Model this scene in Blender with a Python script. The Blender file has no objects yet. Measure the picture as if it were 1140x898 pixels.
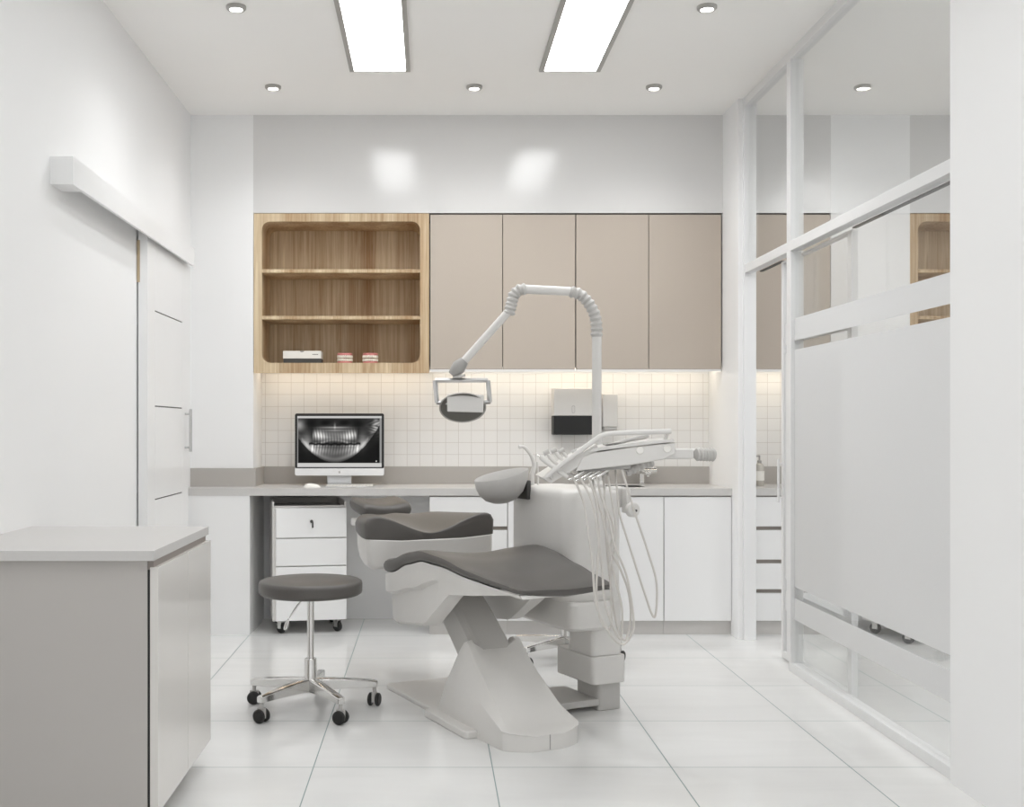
import bpy, bmesh, math, random
from mathutils import Vector, Matrix
random.seed(7)
C = bpy.context.scene.collection
PI = math.pi
R = math.radians
F, CX, CY, H = 1250.0, 479.0, 475.0, 1.15       # focal length (px of a 1140 frame), principal point, eye height


def at(px, py, y):
    """point at depth y that lies behind a spot of the photograph"""
    return Vector(((px - CX) * y / F, y, H - (py - CY) * y / F))


# ------------------------------------------------------------------ materials
def lin(c):
    c = c / 255.0
    return c / 12.92 if c <= 0.04045 else ((c + 0.055) / 1.055) ** 2.4


def rgb(r, g, b):
    return (lin(r), lin(g), lin(b), 1.0)


def new_mat(name):
    m = bpy.data.materials.new(name)
    m.use_nodes = True
    nt = m.node_tree
    return m, nt, nt.nodes, nt.links, nt.nodes['Principled BSDF']


def plain(name, col, rough=0.5, metal=0.0, var=0.03, scale=30.0, bump=0.0, bscale=200.0, spec=0.5, coat=0.0):
    m, nt, N, L, P = new_mat(name)
    tc = N.new('ShaderNodeTexCoord')
    nz = N.new('ShaderNodeTexNoise')
    nz.inputs['Scale'].default_value = scale
    nz.inputs['Detail'].default_value = 4
    L.new(tc.outputs['Object'], nz.inputs['Vector'])
    mx = N.new('ShaderNodeMix'); mx.data_type = 'RGBA'
    mx.inputs[6].default_value = tuple(min(1, v * (1 - var)) for v in col[:3]) + (1,)
    mx.inputs[7].default_value = tuple(min(1, v * (1 + var)) for v in col[:3]) + (1,)
    L.new(nz.outputs['Fac'], mx.inputs[0])
    L.new(mx.outputs[2], P.inputs['Base Color'])
    P.inputs['Roughness'].default_value = rough
    P.inputs['Metallic'].default_value = metal
    P.inputs['Specular IOR Level'].default_value = spec
    P.inputs['Coat Weight'].default_value = coat
    P.inputs['Coat Roughness'].default_value = 0.1
    if bump:
        n2 = N.new('ShaderNodeTexNoise'); n2.inputs['Scale'].default_value = bscale; n2.inputs['Detail'].default_value = 3
        L.new(tc.outputs['Object'], n2.inputs['Vector'])
        b = N.new('ShaderNodeBump'); b.inputs['Strength'].default_value = bump; b.inputs['Distance'].default_value = 0.002
        L.new(n2.outputs['Fac'], b.inputs['Height']); L.new(b.outputs['Normal'], P.inputs['Normal'])
    return m


def emit(name, col, strength):
    m, nt, N, L, P = new_mat(name)
    P.inputs['Base Color'].default_value = (0.9, 0.9, 0.9, 1)
    P.inputs['Emission Color'].default_value = col
    P.inputs['Emission Strength'].default_value = strength
    tc = N.new('ShaderNodeTexCoord'); nz = N.new('ShaderNodeTexNoise'); nz.inputs['Scale'].default_value = 300
    L.new(tc.outputs['Object'], nz.inputs['Vector'])
    mr = N.new('ShaderNodeMapRange'); mr.inputs['To Min'].default_value = 0.45; mr.inputs['To Max'].default_value = 0.5
    L.new(nz.outputs['Fac'], mr.inputs['Value']); L.new(mr.outputs['Result'], P.inputs['Roughness'])
    return m


def line_mask(N, L, sock, period, offset, width):
    """1 on a thin line every period, else 0"""
    a = N.new('ShaderNodeMath'); a.operation = 'SUBTRACT'; L.new(sock, a.inputs[0]); a.inputs[1].default_value = offset - width / 2
    d = N.new('ShaderNodeMath'); d.operation = 'DIVIDE'; L.new(a.outputs[0], d.inputs[0]); d.inputs[1].default_value = period
    f = N.new('ShaderNodeMath'); f.operation = 'FRACT'; L.new(d.outputs[0], f.inputs[0])
    c = N.new('ShaderNodeMath'); c.operation = 'LESS_THAN'; L.new(f.outputs[0], c.inputs[0]); c.inputs[1].default_value = width / period
    fl = N.new('ShaderNodeMath'); fl.operation = 'FLOOR'; L.new(d.outputs[0], fl.inputs[0])
    return c.outputs[0], fl.outputs[0]


def tiles(name, ax, per, off, w, tile, grout, rough, vein=0.0, spec=0.5, wob=0.03, bump=0.3):
    m, nt, N, L, P = new_mat(name)
    g = N.new('ShaderNodeNewGeometry')
    s = N.new('ShaderNodeSeparateXYZ'); L.new(g.outputs['Position'], s.inputs[0])
    m1, f1 = line_mask(N, L, s.outputs[ax[0]], per[0], off[0], w)
    m2, f2 = line_mask(N, L, s.outputs[ax[1]], per[1], off[1], w)
    mx = N.new('ShaderNodeMath'); mx.operation = 'MAXIMUM'; L.new(m1, mx.inputs[0]); L.new(m2, mx.inputs[1])
    cb = N.new('ShaderNodeCombineXYZ'); L.new(f1, cb.inputs[0]); L.new(f2, cb.inputs[1])
    wn = N.new('ShaderNodeTexWhiteNoise'); wn.noise_dimensions = '3D'; L.new(cb.outputs[0], wn.inputs['Vector'])
    # each tile has its own slice of a soft stone figure
    sc = N.new('ShaderNodeVectorMath'); sc.operation = 'SCALE'; sc.inputs['Scale'].default_value = 7.0; L.new(wn.outputs['Color'], sc.inputs[0])
    ad = N.new('ShaderNodeVectorMath'); L.new(g.outputs['Position'], ad.inputs[0]); L.new(sc.outputs[0], ad.inputs[1])
    mp = N.new('ShaderNodeMapping'); mp.inputs['Scale'].default_value = (0.8, 4.0, 2.0); L.new(ad.outputs[0], mp.inputs['Vector'])
    nz = N.new('ShaderNodeTexNoise'); nz.inputs['Scale'].default_value = 1.6; nz.inputs['Detail'].default_value = 7; nz.inputs['Distortion'].default_value = 1.2
    L.new(mp.outputs[0], nz.inputs['Vector'])
    mr = N.new('ShaderNodeMapRange'); mr.inputs['From Min'].default_value = 0.35; mr.inputs['From Max'].default_value = 0.65
    mr.inputs['To Min'].default_value = 1 - vein; mr.inputs['To Max'].default_value = 1 + vein; L.new(nz.outputs['Fac'], mr.inputs['Value'])
    mr2 = N.new('ShaderNodeMapRange'); mr2.inputs['To Min'].default_value = 1 - wob; mr2.inputs['To Max'].default_value = 1 + wob
    L.new(wn.outputs['Value'], mr2.inputs['Value'])
    mu = N.new('ShaderNodeMath'); mu.operation = 'MULTIPLY'; L.new(mr.outputs[0], mu.inputs[0]); L.new(mr2.outputs[0], mu.inputs[1])
    vm = N.new('ShaderNodeVectorMath'); vm.operation = 'SCALE'; vm.inputs[0].default_value = tile[:3]; L.new(mu.outputs[0], vm.inputs['Scale'])
    mix = N.new('ShaderNodeMix'); mix.data_type = 'RGBA'; L.new(mx.outputs[0], mix.inputs[0]); L.new(vm.outputs[0], mix.inputs[6]); mix.inputs[7].default_value = grout
    L.new(mix.outputs[2], P.inputs['Base Color'])
    rr = N.new('ShaderNodeMapRange'); rr.inputs['To Min'].default_value = rough; rr.inputs['To Max'].default_value = 0.8; L.new(mx.outputs[0], rr.inputs['Value'])
    L.new(rr.outputs[0], P.inputs['Roughness'])
    P.inputs['Specular IOR Level'].default_value = spec
    inv = N.new('ShaderNodeMath'); inv.operation = 'SUBTRACT'; inv.inputs[0].default_value = 1; L.new(mx.outputs[0], inv.inputs[1])
    b = N.new('ShaderNodeBump'); b.inputs['Strength'].default_value = bump; b.inputs['Distance'].default_value = 0.001
    L.new(inv.outputs[0], b.inputs['Height']); L.new(b.outputs['Normal'], P.inputs['Normal'])
    return m


def wood(name, dark, light, stretch=(60, 60, 1.6), rough=0.5):
    m, nt, N, L, P = new_mat(name)
    g = N.new('ShaderNodeNewGeometry')
    mp = N.new('ShaderNodeMapping'); mp.inputs['Scale'].default_value = stretch; L.new(g.outputs['Position'], mp.inputs['Vector'])
    n1 = N.new('ShaderNodeTexNoise'); n1.inputs['Scale'].default_value = 1.0; n1.inputs['Detail'].default_value = 8; n1.inputs['Roughness'].default_value = 0.65
    n1.inputs['Distortion'].default_value = 0.6
    L.new(mp.outputs[0], n1.inputs['Vector'])
    mp2 = N.new('ShaderNodeMapping'); mp2.inputs['Scale'].default_value = tuple(v * 0.13 for v in stretch); L.new(g.outputs['Position'], mp2.inputs['Vector'])
    n2 = N.new('ShaderNodeTexNoise'); n2.inputs['Scale'].default_value = 1.0; n2.inputs['Detail'].default_value = 3; L.new(mp2.outputs[0], n2.inputs['Vector'])
    av = N.new('ShaderNodeMath'); av.operation = 'ADD'; L.new(n1.outputs['Fac'], av.inputs[0]); L.new(n2.outputs['Fac'], av.inputs[1])
    mr = N.new('ShaderNodeMapRange'); mr.inputs['From Min'].default_value = 0.7; mr.inputs['From Max'].default_value = 1.3; L.new(av.outputs[0], mr.inputs['Value'])
    mix = N.new('ShaderNodeMix'); mix.data_type = 'RGBA'; mix.inputs[6].default_value = dark; mix.inputs[7].default_value = light
    L.new(mr.outputs[0], mix.inputs[0]); L.new(mix.outputs[2], P.inputs['Base Color'])
    P.inputs['Roughness'].default_value = rough
    return m


def glass_mat():
    m, nt, N, L, P = new_mat('clear_glass')
    N.remove(P)
    out = N['Material Output']
    t = N.new('ShaderNodeBsdfTransparent'); t.inputs['Color'].default_value = (0.985, 0.988, 0.985, 1)
    g = N.new('ShaderNodeBsdfGlossy'); g.inputs['Roughness'].default_value = 0.0; g.inputs['Color'].default_value = (0.9, 0.9, 0.9, 1)
    lw = N.new('ShaderNodeLayerWeight'); lw.inputs['Blend'].default_value = 0.5
    pw = N.new('ShaderNodeMath'); pw.operation = 'POWER'; L.new(lw.outputs['Facing'], pw.inputs[0]); pw.inputs[1].default_value = 5.0
    fr = N.new('ShaderNodeMapRange'); fr.inputs['To Min'].default_value = 0.025; fr.inputs['To Max'].default_value = 0.8; L.new(pw.outputs[0], fr.inputs['Value'])
    mx = N.new('ShaderNodeMixShader'); L.new(fr.outputs[0], mx.inputs[0]); L.new(t.outputs[0], mx.inputs[1]); L.new(g.outputs[0], mx.inputs[2])
    L.new(mx.outputs[0], out.inputs['Surface'])
    return m


def film_mat():
    m, nt, N, L, P = new_mat('frosted_film')
    N.remove(P)
    out = N['Material Output']
    tc = N.new('ShaderNodeTexCoord'); nz = N.new('ShaderNodeTexNoise'); nz.inputs['Scale'].default_value = 400; L.new(tc.outputs['Object'], nz.inputs['Vector'])
    mr = N.new('ShaderNodeMapRange'); mr.inputs['To Min'].default_value = 0.77; mr.inputs['To Max'].default_value = 0.85; L.new(nz.outputs['Fac'], mr.inputs['Value'])
    cb = N.new('ShaderNodeCombineColor')
    for i in range(3): L.new(mr.outputs[0], cb.inputs[i])
    d = N.new('ShaderNodeBsdfDiffuse'); L.new(cb.outputs[0], d.inputs['Color'])
    tl = N.new('ShaderNodeBsdfTranslucent'); L.new(cb.outputs[0], tl.inputs['Color'])
    t = N.new('ShaderNodeBsdfTransparent')
    m1 = N.new('ShaderNodeMixShader'); m1.inputs[0].default_value = 0.22; L.new(d.outputs[0], m1.inputs[1]); L.new(tl.outputs[0], m1.inputs[2])
    m2 = N.new('ShaderNodeMixShader'); m2.inputs[0].default_value = 0.05; L.new(m1.outputs[0], m2.inputs[1]); L.new(t.outputs[0], m2.inputs[2])
    L.new(m2.outputs[0], out.inputs['Surface'])
    return m


def screen_mat():
    m, nt, N, L, P = new_mat('lit_screen')
    a = N.new('ShaderNodeVertexColor'); a.layer_name = 'picture'
    P.inputs['Base Color'].default_value = (0.004, 0.004, 0.004, 1)
    P.inputs['Specular IOR Level'].default_value = 0.12
    P.inputs['Roughness'].default_value = 0.3
    L.new(a.outputs['Color'], P.inputs['Emission Color'])
    P.inputs['Emission Strength'].default_value = SCREEN
    return m


EXPOSURE = 0.10
WORLD = 0.9
SCREEN = 0.85
M = dict(
    wall=plain('white_paint', rgb(238, 238, 238), 0.6, var=0.006, scale=3),
    ceil=plain('ceiling_paint', rgb(248, 247, 245), 0.8, var=0.006, scale=3),
    bulk=plain('satin_white_panel', rgb(217, 216, 215), 0.15, var=0.006, scale=3, spec=0.45),
    floor=tiles('glossy_floor_tile', (0, 1), (0.605, 0.5985), (0.21, 3.795), 0.004, rgb(227, 227, 226), rgb(132, 148, 146), 0.12, vein=0.02, spec=0.4, wob=0.008, bump=0.15),
    wtile=tiles('small_white_wall_tile', (0, 2), (0.0771, 0.0718), (-0.91, 0.913), 0.0022, rgb(236, 235, 233), rgb(200, 195, 190), 0.25, vein=0.005, spec=0.4, wob=0.015, bump=0.4),
    stone=plain('grey_quartz', rgb(200, 198, 196), 0.3, var=0.025, scale=160),
    upstand=plain('darker_grey_quartz', rgb(178, 174, 169), 0.35, var=0.025, scale=160),
    white=plain('white_lacquer', rgb(236, 236, 236), 0.28, var=0.006, scale=6),
    gloss=plain('gloss_white_lacquer', rgb(214, 211, 207), 0.18, var=0.006, scale=6),
    side=plain('satin_grey_laminate', rgb(182, 178, 174), 0.20, var=0.01, scale=8),
    beige=plain('beige_laminate', rgb(182, 171, 159), 0.55, var=0.02, scale=220),
    groove=plain('dark_channel', rgb(150, 142, 136), 0.5),
    black=plain('black_rubber', rgb(28, 28, 28), 0.5),
    dark=plain('dark_grey', rgb(70, 69, 67), 0.5),
    toe=plain('grey_plinth', rgb(198, 195, 192), 0.4),
    plast=plain('white_plastic', rgb(216, 214, 211), 0.38, var=0.012, scale=40),
    plast2=plain('light_grey_plastic', rgb(190, 188, 185), 0.45, var=0.02, scale=60),
    greyp=plain('grey_plastic', rgb(160, 158, 155), 0.45, var=0.03, scale=80),
    lens=plain('dull_reflector', rgb(118, 116, 111), 0.3, var=0.25, scale=500),
    hose=plain('silicone_hose', rgb(206, 202, 197), 0.35, var=0.02, scale=60),
    leather=plain('charcoal_leather', rgb(86, 83, 80), 0.42, var=0.14, scale=260, bump=0.12, bscale=450),
    chrome=plain('chrome', rgb(222, 221, 219), 0.16, metal=1.0, var=0.01),
    alu=plain('brushed_aluminium', rgb(206, 206, 206), 0.32, metal=1.0, var=0.02, scale=90),
    frame=plain('white_aluminium_frame', rgb(226, 226, 226), 0.35, var=0.006, scale=10),
    oak=wood('pale_oak', rgb(152, 114, 72), rgb(221, 203, 171)),
    raw=wood('raw_timber', rgb(170, 150, 120), rgb(205, 188, 160)),
    glass=glass_mat(),
    film=film_mat(),
    panel=emit('lit_panel', (0.975, 0.99, 1.0, 1), 11.3),
    spot=emit('lit_lens', (1.0, 0.97, 0.93, 1), 14.0),
    led=emit('warm_led', (1.0, 0.88, 0.70, 1), 9.0),
    rim=plain('grey_fixture_rim', rgb(170, 168, 164), 0.4),
    gum=plain('pink_gum', rgb(205, 130, 126), 0.35, var=0.06, scale=90),
    tooth=plain('ivory_tooth', rgb(240, 235, 224), 0.3),
    bottle=plain('cloudy_bottle', rgb(196, 192, 184), 0.25),
    label=plain('paper_label', rgb(235, 233, 228), 0.5),
    ink=plain('grey_ink', rgb(110, 108, 106), 0.6),
    screen=screen_mat(),
)

# ------------------------------------------------------------------ mesh helpers
def B():
    return bmesh.new()


def box(bm, x0, x1, y0, y1, z0, z1):
    vs = [bm.verts.new(p) for p in ((x0, y0, z0), (x1, y0, z0), (x1, y1, z0), (x0, y1, z0), (x0, y0, z1), (x1, y0, z1), (x1, y1, z1), (x0, y1, z1))]
    for f in ((3, 2, 1, 0), (4, 5, 6, 7), (0, 1, 5, 4), (1, 2, 6, 5), (2, 3, 7, 6), (3, 0, 4, 7)):
        bm.faces.new([vs[i] for i in f])
    return bm


def loft(bm, loops, cap=True, close=True):
    rows = [[bm.verts.new(p) for p in lp] for lp in loops]
    n = len(rows[0])
    for a, b in zip(rows, rows[1:]):
        for i in range(n if close else n - 1):
            j = (i + 1) % n
            bm.faces.new((a[i], a[j], b[j], b[i]))
    if cap:
        bm.faces.new(list(reversed(rows[0])))
        bm.faces.new(rows[-1])
    return bm


def prism(bm, pts, axis, a, b):
    """polygon pts swept along an axis from a to b"""
    def mk(p, v):
        return {'x': (v, p[0], p[1]), 'y': (p[0], v, p[1]), 'z': (p[0], p[1], v)}[axis]
    return loft(bm, [[mk(p, a) for p in pts], [mk(p, b) for p in pts]])


def tube(bm, pts, r, seg=14, cap=True):
    pts = [Vector(p) for p in pts]
    rs = r if isinstance(r, (list, tuple)) else [r] * len(pts)
    tan = []
    for i in range(len(pts)):
        a, b = pts[max(i - 1, 0)], pts[min(i + 1, len(pts) - 1)]
        tan.append((b - a).normalized())
    up = Vector((0, 0, 1)) if abs(tan[0].z) < 0.9 else Vector((0, 1, 0))
    n = (up - tan[0] * up.dot(tan[0])).normalized()
    loops = []
    for p, t, rr in zip(pts, tan, rs):
        n = (n - t * n.dot(t)).normalized()
        bq = t.cross(n)
        loops.append([p + (n * math.cos(k * 2 * PI / seg) + bq * math.sin(k * 2 * PI / seg)) * rr for k in range(seg)])
    return loft(bm, loops, cap)


def lathe(bm, prof, c=(0, 0, 0), seg=32, mat=None):
    c = Vector(c)
    loops = []
    for r, z in prof:
        lp = []
        for k in range(seg):
            v = Vector((max(r, 1e-4) * math.cos(k * 2 * PI / seg), max(r, 1e-4) * math.sin(k * 2 * PI / seg), z))
            lp.append((mat @ v if mat else v) + c)
        loops.append(lp)
    return loft(bm, loops)


def spline(pts, n=10):
    """smooth path through points"""
    P = [Vector(p) for p in pts]
    out = []
    for i in range(len(P) - 1):
        p0, p1, p2, p3 = P[max(i - 1, 0)], P[i], P[i + 1], P[min(i + 2, len(P) - 1)]
        for k in range(n):
            t = k / n
            out.append(0.5 * ((2 * p1) + (-p0 + p2) * t + (2 * p0 - 5 * p1 + 4 * p2 - p3) * t * t + (-p0 + 3 * p1 - 3 * p2 + p3) * t ** 3))
    out.append(P[-1])
    return out


def interp(tab, x):
    if x <= tab[0][0]: return tab[0][1]
    for (a, va), (b, vb) in zip(tab, tab[1:]):
        if x <= b:
            k = (x - a) / (b - a)
            k = k * k * (3 - 2 * k) * 0.5 + k * 0.5
            return va + (vb - va) * k
    return tab[-1][1]


def rrect(x0, x1, z0, z1, r, n=6):
    pts = []
    for cx, cz, a0 in ((x1 - r, z0 + r, -90), (x1 - r, z1 - r, 0), (x0 + r, z1 - r, 90), (x0 + r, z0 + r, 180)):
        for k in range(n + 1):
            a = R(a0 + 90 * k / n)
            pts.append((cx + r * math.cos(a), cz + r * math.sin(a)))
    return pts


def obj(name, bm, mat, parent=None, bevel=0.0, seg=2, smooth=35, sub=0, world=True):
    """link the bmesh as ONE object. world=True: the mesh was laid out in world space."""
    bmesh.ops.recalc_face_normals(bm, faces=bm.faces)
    me = bpy.data.meshes.new(name)
    bm.to_mesh(me); bm.free()
    me.materials.append(M[mat])
    o = bpy.data.objects.new(name, me); C.objects.link(o)
    if parent is not None:
        o.parent = parent
        if world:
            q = Vector((0, 0, 0)); w = parent
            while w is not None:
                q += w.location; w = w.parent
            me.transform(Matrix.Translation(-q))
    elif world:
        xs = [v.co for v in me.vertices]
        lo = Vector((min(v.x for v in xs), min(v.y for v in xs), min(v.z for v in xs)))
        hi = Vector((max(v.x for v in xs), max(v.y for v in xs), max(v.z for v in xs)))
        base = Vector(((lo.x + hi.x) / 2, (lo.y + hi.y) / 2, lo.z))
        me.transform(Matrix.Translation(-base)); o.location = base
    if smooth:
        for p in me.polygons: p.use_smooth = True
        me.set_sharp_from_angle(angle=R(smooth))
    if bevel:
        b = o.modifiers.new('bevel', 'BEVEL'); b.width = bevel; b.segments = seg; b.limit_method = 'ANGLE'; b.angle_limit = R(40); b.harden_normals = False
    if sub:
        s = o.modifiers.new('subdivision', 'SUBSURF'); s.levels = sub; s.render_levels = sub
    return o


def tag(o, label, cat, group=None):
    o['label'] = label; o['category'] = cat
    if group: o['group'] = group
    return o


def thing(name, label, cat, loc, rotz=0.0, group=None):
    o = bpy.data.objects.new(name, None); C.objects.link(o)
    o.empty_display_size = 0.1
    o.location = loc; o.rotation_euler = (0, 0, rotz)
    return tag(o, label, cat, group)


def struct(name, bm, mat, **k):
    o = obj(name, bm, mat, **k); o['kind'] = 'structure'
    return o


def struct_root(name, loc):
    o = bpy.data.objects.new(name, None); C.objects.link(o); o.location = loc; o['kind'] = 'structure'
    return o


def copy_thing(src, loc, rotz, label, group=None):
    r = src.copy(); C.objects.link(r); r.location = loc; r.rotation_euler = (0, 0, rotz); r['label'] = label
    if group: r['group'] = group
    for ch in list(src.children):
        c = ch.copy(); C.objects.link(c); c.parent = r
        for g in list(ch.children):
            d = g.copy(); C.objects.link(d); d.parent = c
    return r


# ------------------------------------------------------------------ the room
XL, XR, ZC = -1.365, 1.667, 2.926
YB, YP, YC = 6.73, 6.40, 6.20            # back wall, pier / cupboard front, worktop front
XE = 3.9                                  # far side of the next room
struct('floor', box(B(), XL - .1, XE + .1, -1.3, YB + .1, -.1, 0), 'floor')
struct('ceiling', box(B(), XL - .1, XE + .1, -1.3, YB + .1, ZC, ZC + .1), 'ceil')
struct('wall_left', box(B(), XL - .1, XL, -1.2, YB + .1, 0, ZC), 'wall')
struct('wall_back', box(B(), XL, XE, YB, YB + .1, 0, ZC), 'wall')
struct('wall_right', box(B(), 1.683, 1.80, -1.2, 3.635, 0, ZC), 'wall')
struct('wall_next_room', box(B(), XE, XE + .1, -1.2, YB + .1, 0, ZC), 'wall')
struct('wall_pier', box(B(), XL, -1.0086, YP, YB, 0, ZC), 'wall')
struct('wall_pillar', box(B(), XR, 1.76, 6.08, YB, 0, ZC), 'wall')
struct('wall_next_room_pier', box(B(), 2.2835, 2.734, YP, YB, 0, ZC), 'wall')
struct('wall_bulkhead', box(B(), -1.0086, XR, YP, YB, 2.3686, ZC), 'bulk')
b = B(); box(b, 1.76, 2.2835, YP, YB, 2.3686, ZC)
struct('wall_next_room_bulkhead', b, 'bulk')
b = B(); box(b, 2.734, XE, YP, YB, 2.3686, ZC)
struct('wall_next_room_bulkhead_end', b, 'bulk')
struct('wall_tiles', box(B(), -1.0086, XR, YB - .006, YB, .913, 1.468), 'wtile')
struct('wall_next_room_tiles', box(B(), 1.76, 2.2835, YB - .006, YB, .913, 1.468), 'wtile')
b = B()
box(b, -1.0086, XR, YB - .021, YB - .006, .81, .913)
struct('trim_1', b, 'upstand')                                   # grey upstand behind the worktop
b = B(); box(b, -1.0086, -.9936, YP - .015, YB - .021, .81, .9155); box(b, XL, -1.0086, YP - .015, YP, .81, .9155)
struct('trim_2', b, 'upstand')                                   # the same upstand round the pier
struct('trim_3', box(B(), 1.76, 2.2835, YB - .021, YB - .006, .81, .913), 'upstand')

# ------------------------------------------------------------------ white sliding door on the wall
d1 = struct_root('door_1', (XL + .03, 5.66, 0.012))
DX = -1.315
b = B()
box(b, XL + .008, DX - .004, 5.218, 6.10, .012, 2.07)
obj('door_core', b, 'white', d1)
gy0, gy1 = 5.366, 5.955                                         # inset field between two stiles
zs = [.012, .353, .803, 1.249, 1.704, 2.07]
b = B(); box(b, DX - .004, DX, 5.218, gy0 - .003, .012, 2.07); obj('stile', b, 'white', d1, bevel=.001)
b = B(); box(b, DX - .004, DX, gy1 + .003, 6.10, .012, 2.07); obj('stile', b, 'white', d1, bevel=.001)
for z0, z1 in zip(zs, zs[1:]):
    b = B(); box(b, DX - .004, DX, gy0, gy1, z0 + .003, z1 - .003); obj('door_panel', b, 'white', d1, bevel=.001)
b = B()
for z in zs[1:-1]: box(b, DX - .0045, DX - .0035, gy0, gy1, z - .0032, z + .0032)
obj('groove_inlay', b, 'dark', d1)
b = B(); tube(b, [(DX + .03, 6.02, 1.017), (DX + .03, 6.02, 1.245)], .008)
for z in (1.04, 1.22): tube(b, [(DX, 6.02, z), (DX + .03, 6.02, z)], .006)
h = obj('door_handle', b, 'alu', d1); h['label'] = 'slim metal pull handle'
b = B(); box(b, XL + .002, XL + .016, 5.2165, 5.2178, 1.822, 2.018)
obj('edge_strip', b, 'raw', d1)
# boxed cover of the door track
b = B()
box(b, XL, -1.284, 4.034, 4.166, 2.0216, 2.1216)
box(b, XL, -1.284, 4.166, 6.114, 2.11, 2.1216)
box(b, -1.296, -1.284, 4.166, 6.114, 2.0216, 2.11)
struct('trim_4', b, 'white')

# ------------------------------------------------------------------ glass partition and glass sliding door
w1 = struct_root('window_1', (1.72, 4.86, 0))
FX0, FX1 = 1.696, 1.746
def part_box(name, mat, root, *bx, bevel=.0015):
    b = B(); box(b, *bx); return obj(name, b, mat, root, bevel=bevel)
part_box('sill_rail', 'frame', w1, FX0, FX1, 3.637, 5.31, 0, .040)
part_box('head_rail', 'frame', w1, FX0, FX1, 3.637, 6.055, ZC - .045, ZC)
part_box('transom_rail', 'frame', w1, FX0, FX1, 3.637, 6.055, 1.979, 2.026)
part_box('end_post', 'frame', w1, 1.692, 1.758, 6.055, 6.0795, 0, ZC, bevel=.001)
part_box('mullion', 'frame', w1, FX0, FX0 + .062, 5.285, 5.345, .04, 1.979)
part_box('mullion', 'frame', w1, FX0, FX0 + .062, 5.285, 5.345, 2.026, ZC - .045)
part_box('track', 'dark', w1, 1.750, 1.766, 3.637, 4.655, 1.972, 1.9785, bevel=0)
part_box('track', 'dark', w1, 1.750, 1.766, 5.60, 5.96, 1.972, 1.9785, bevel=0)
for nm, y0, y1, z0, z1 in (('glass_pane', 3.637, 5.285, .04, 1.979), ('glass_pane', 3.637, 5.285, 2.026, ZC - .045), ('glass_pane', 5.345, 6.055, 2.026, ZC - .045)):
    b = B(); box(b, 1.716, 1.722, y0, y1, z0, z1); obj(nm, b, 'glass', w1)
BANDS = ((.397, 1.512), (1.556, 1.660), (.2426, .345))
for z0, z1 in BANDS:
    b = B(); box(b, 1.7145, 1.7155, 3.64, 5.284, z0, z1); f = obj('frosted_band', b, 'film', w1); f['label'] = 'frosted film band'
d2 = struct_root('door_2', (1.75, 5.1, 0.006))
LX0, LX1 = 1.764, 1.796
part_box('stile', 'frame', d2, 1.748, 1.776, 5.560, 5.592, .006, 1.970)
part_box('stile', 'frame', d2, 1.748, 1.776, 4.660, 4.705, .006, 1.970)
part_box('bottom_rail', 'frame', d2, 1.748, 1.776, 4.705, 5.560, .006, .040)
part_box('top_rail', 'frame', d2, 1.748, 1.776, 4.705, 5.560, 1.958, 1.970)
b = B(); box(b, 1.759, 1.765, 4.705, 5.560, .040, 1.958); obj('glass_pane', b, 'glass', d2)
for z0, z1 in BANDS:
    b = B(); box(b, 1.7578, 1.7588, 4.706, 5.559, z0, z1); obj('frosted_band', b, 'film', d2)
b = B(); tube(b, [(1.73, 5.578, .775), (1.73, 5.578, .99)], .006)
for z in (.80, .965): tube(b, [(1.73, 5.578, z), (1.748, 5.578, z)], .005)
obj('door_handle', b, 'frame', d2)

# ------------------------------------------------------------------ ceiling lights
def panel_light(x0, x1, y0, y1, label, group):
    t = thing('ceiling_panel_light', label, 'ceiling light', ((x0 + x1) / 2, (y0 + y1) / 2, ZC - .012), 0, group)
    b = B(); fw = .023
    box(b, x0, x0 + fw, y0, y1, ZC - .012, ZC); box(b, x1 - fw, x1, y0, y1, ZC - .012, ZC)
    box(b, x0 + fw, x1 - fw, y0, y0 + fw, ZC - .012, ZC); box(b, x0 + fw, x1 - fw, y1 - fw * .4, y1, ZC - .012, ZC)
    obj('fixture_frame', b, 'rim', t)
    b = B(); box(b, x0 + fw, x1 - fw, y0 + fw, y1 - fw * .4, ZC - .006, ZC)
    obj('diffuser', b, 'panel', t)
    return t
G = 'long ceiling panel lights'
panel_light(-.400, -.0988, 4.386, 5.586, 'bright rectangular ceiling panel light on the door side of the room', G)
panel_light(.542, .845, 4.386, 5.586, 'bright rectangular ceiling panel light on the glass partition side', G)
panel_light(-.400, -.0988, 1.5, 2.7, 'added unseen ceiling panel light nearer the viewer on the door side', G)  # added out of view to light the near half of the room
panel_light(.542, .845, 1.5, 2.7, 'added unseen ceiling panel light nearer the viewer on the glass side', G)  # its unseen partner, added for the same extra light
panel_light(2.65, 2.95, 3.4, 4.6, 'added unseen ceiling panel light in the next room beyond the glass', G)  # added out of view to light the next room
panel_light(2.65, 2.95, 1.2, 2.4, 'second added unseen ceiling panel light in the next room beyond the glass', G)  # another unseen panel, added to brighten the next room

panel_light(3.1, 3.4, 3.4, 4.6, 'added unseen ceiling panel light along the far wall of the next room', G)  # third unseen panel, added because the next room stayed dim

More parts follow.
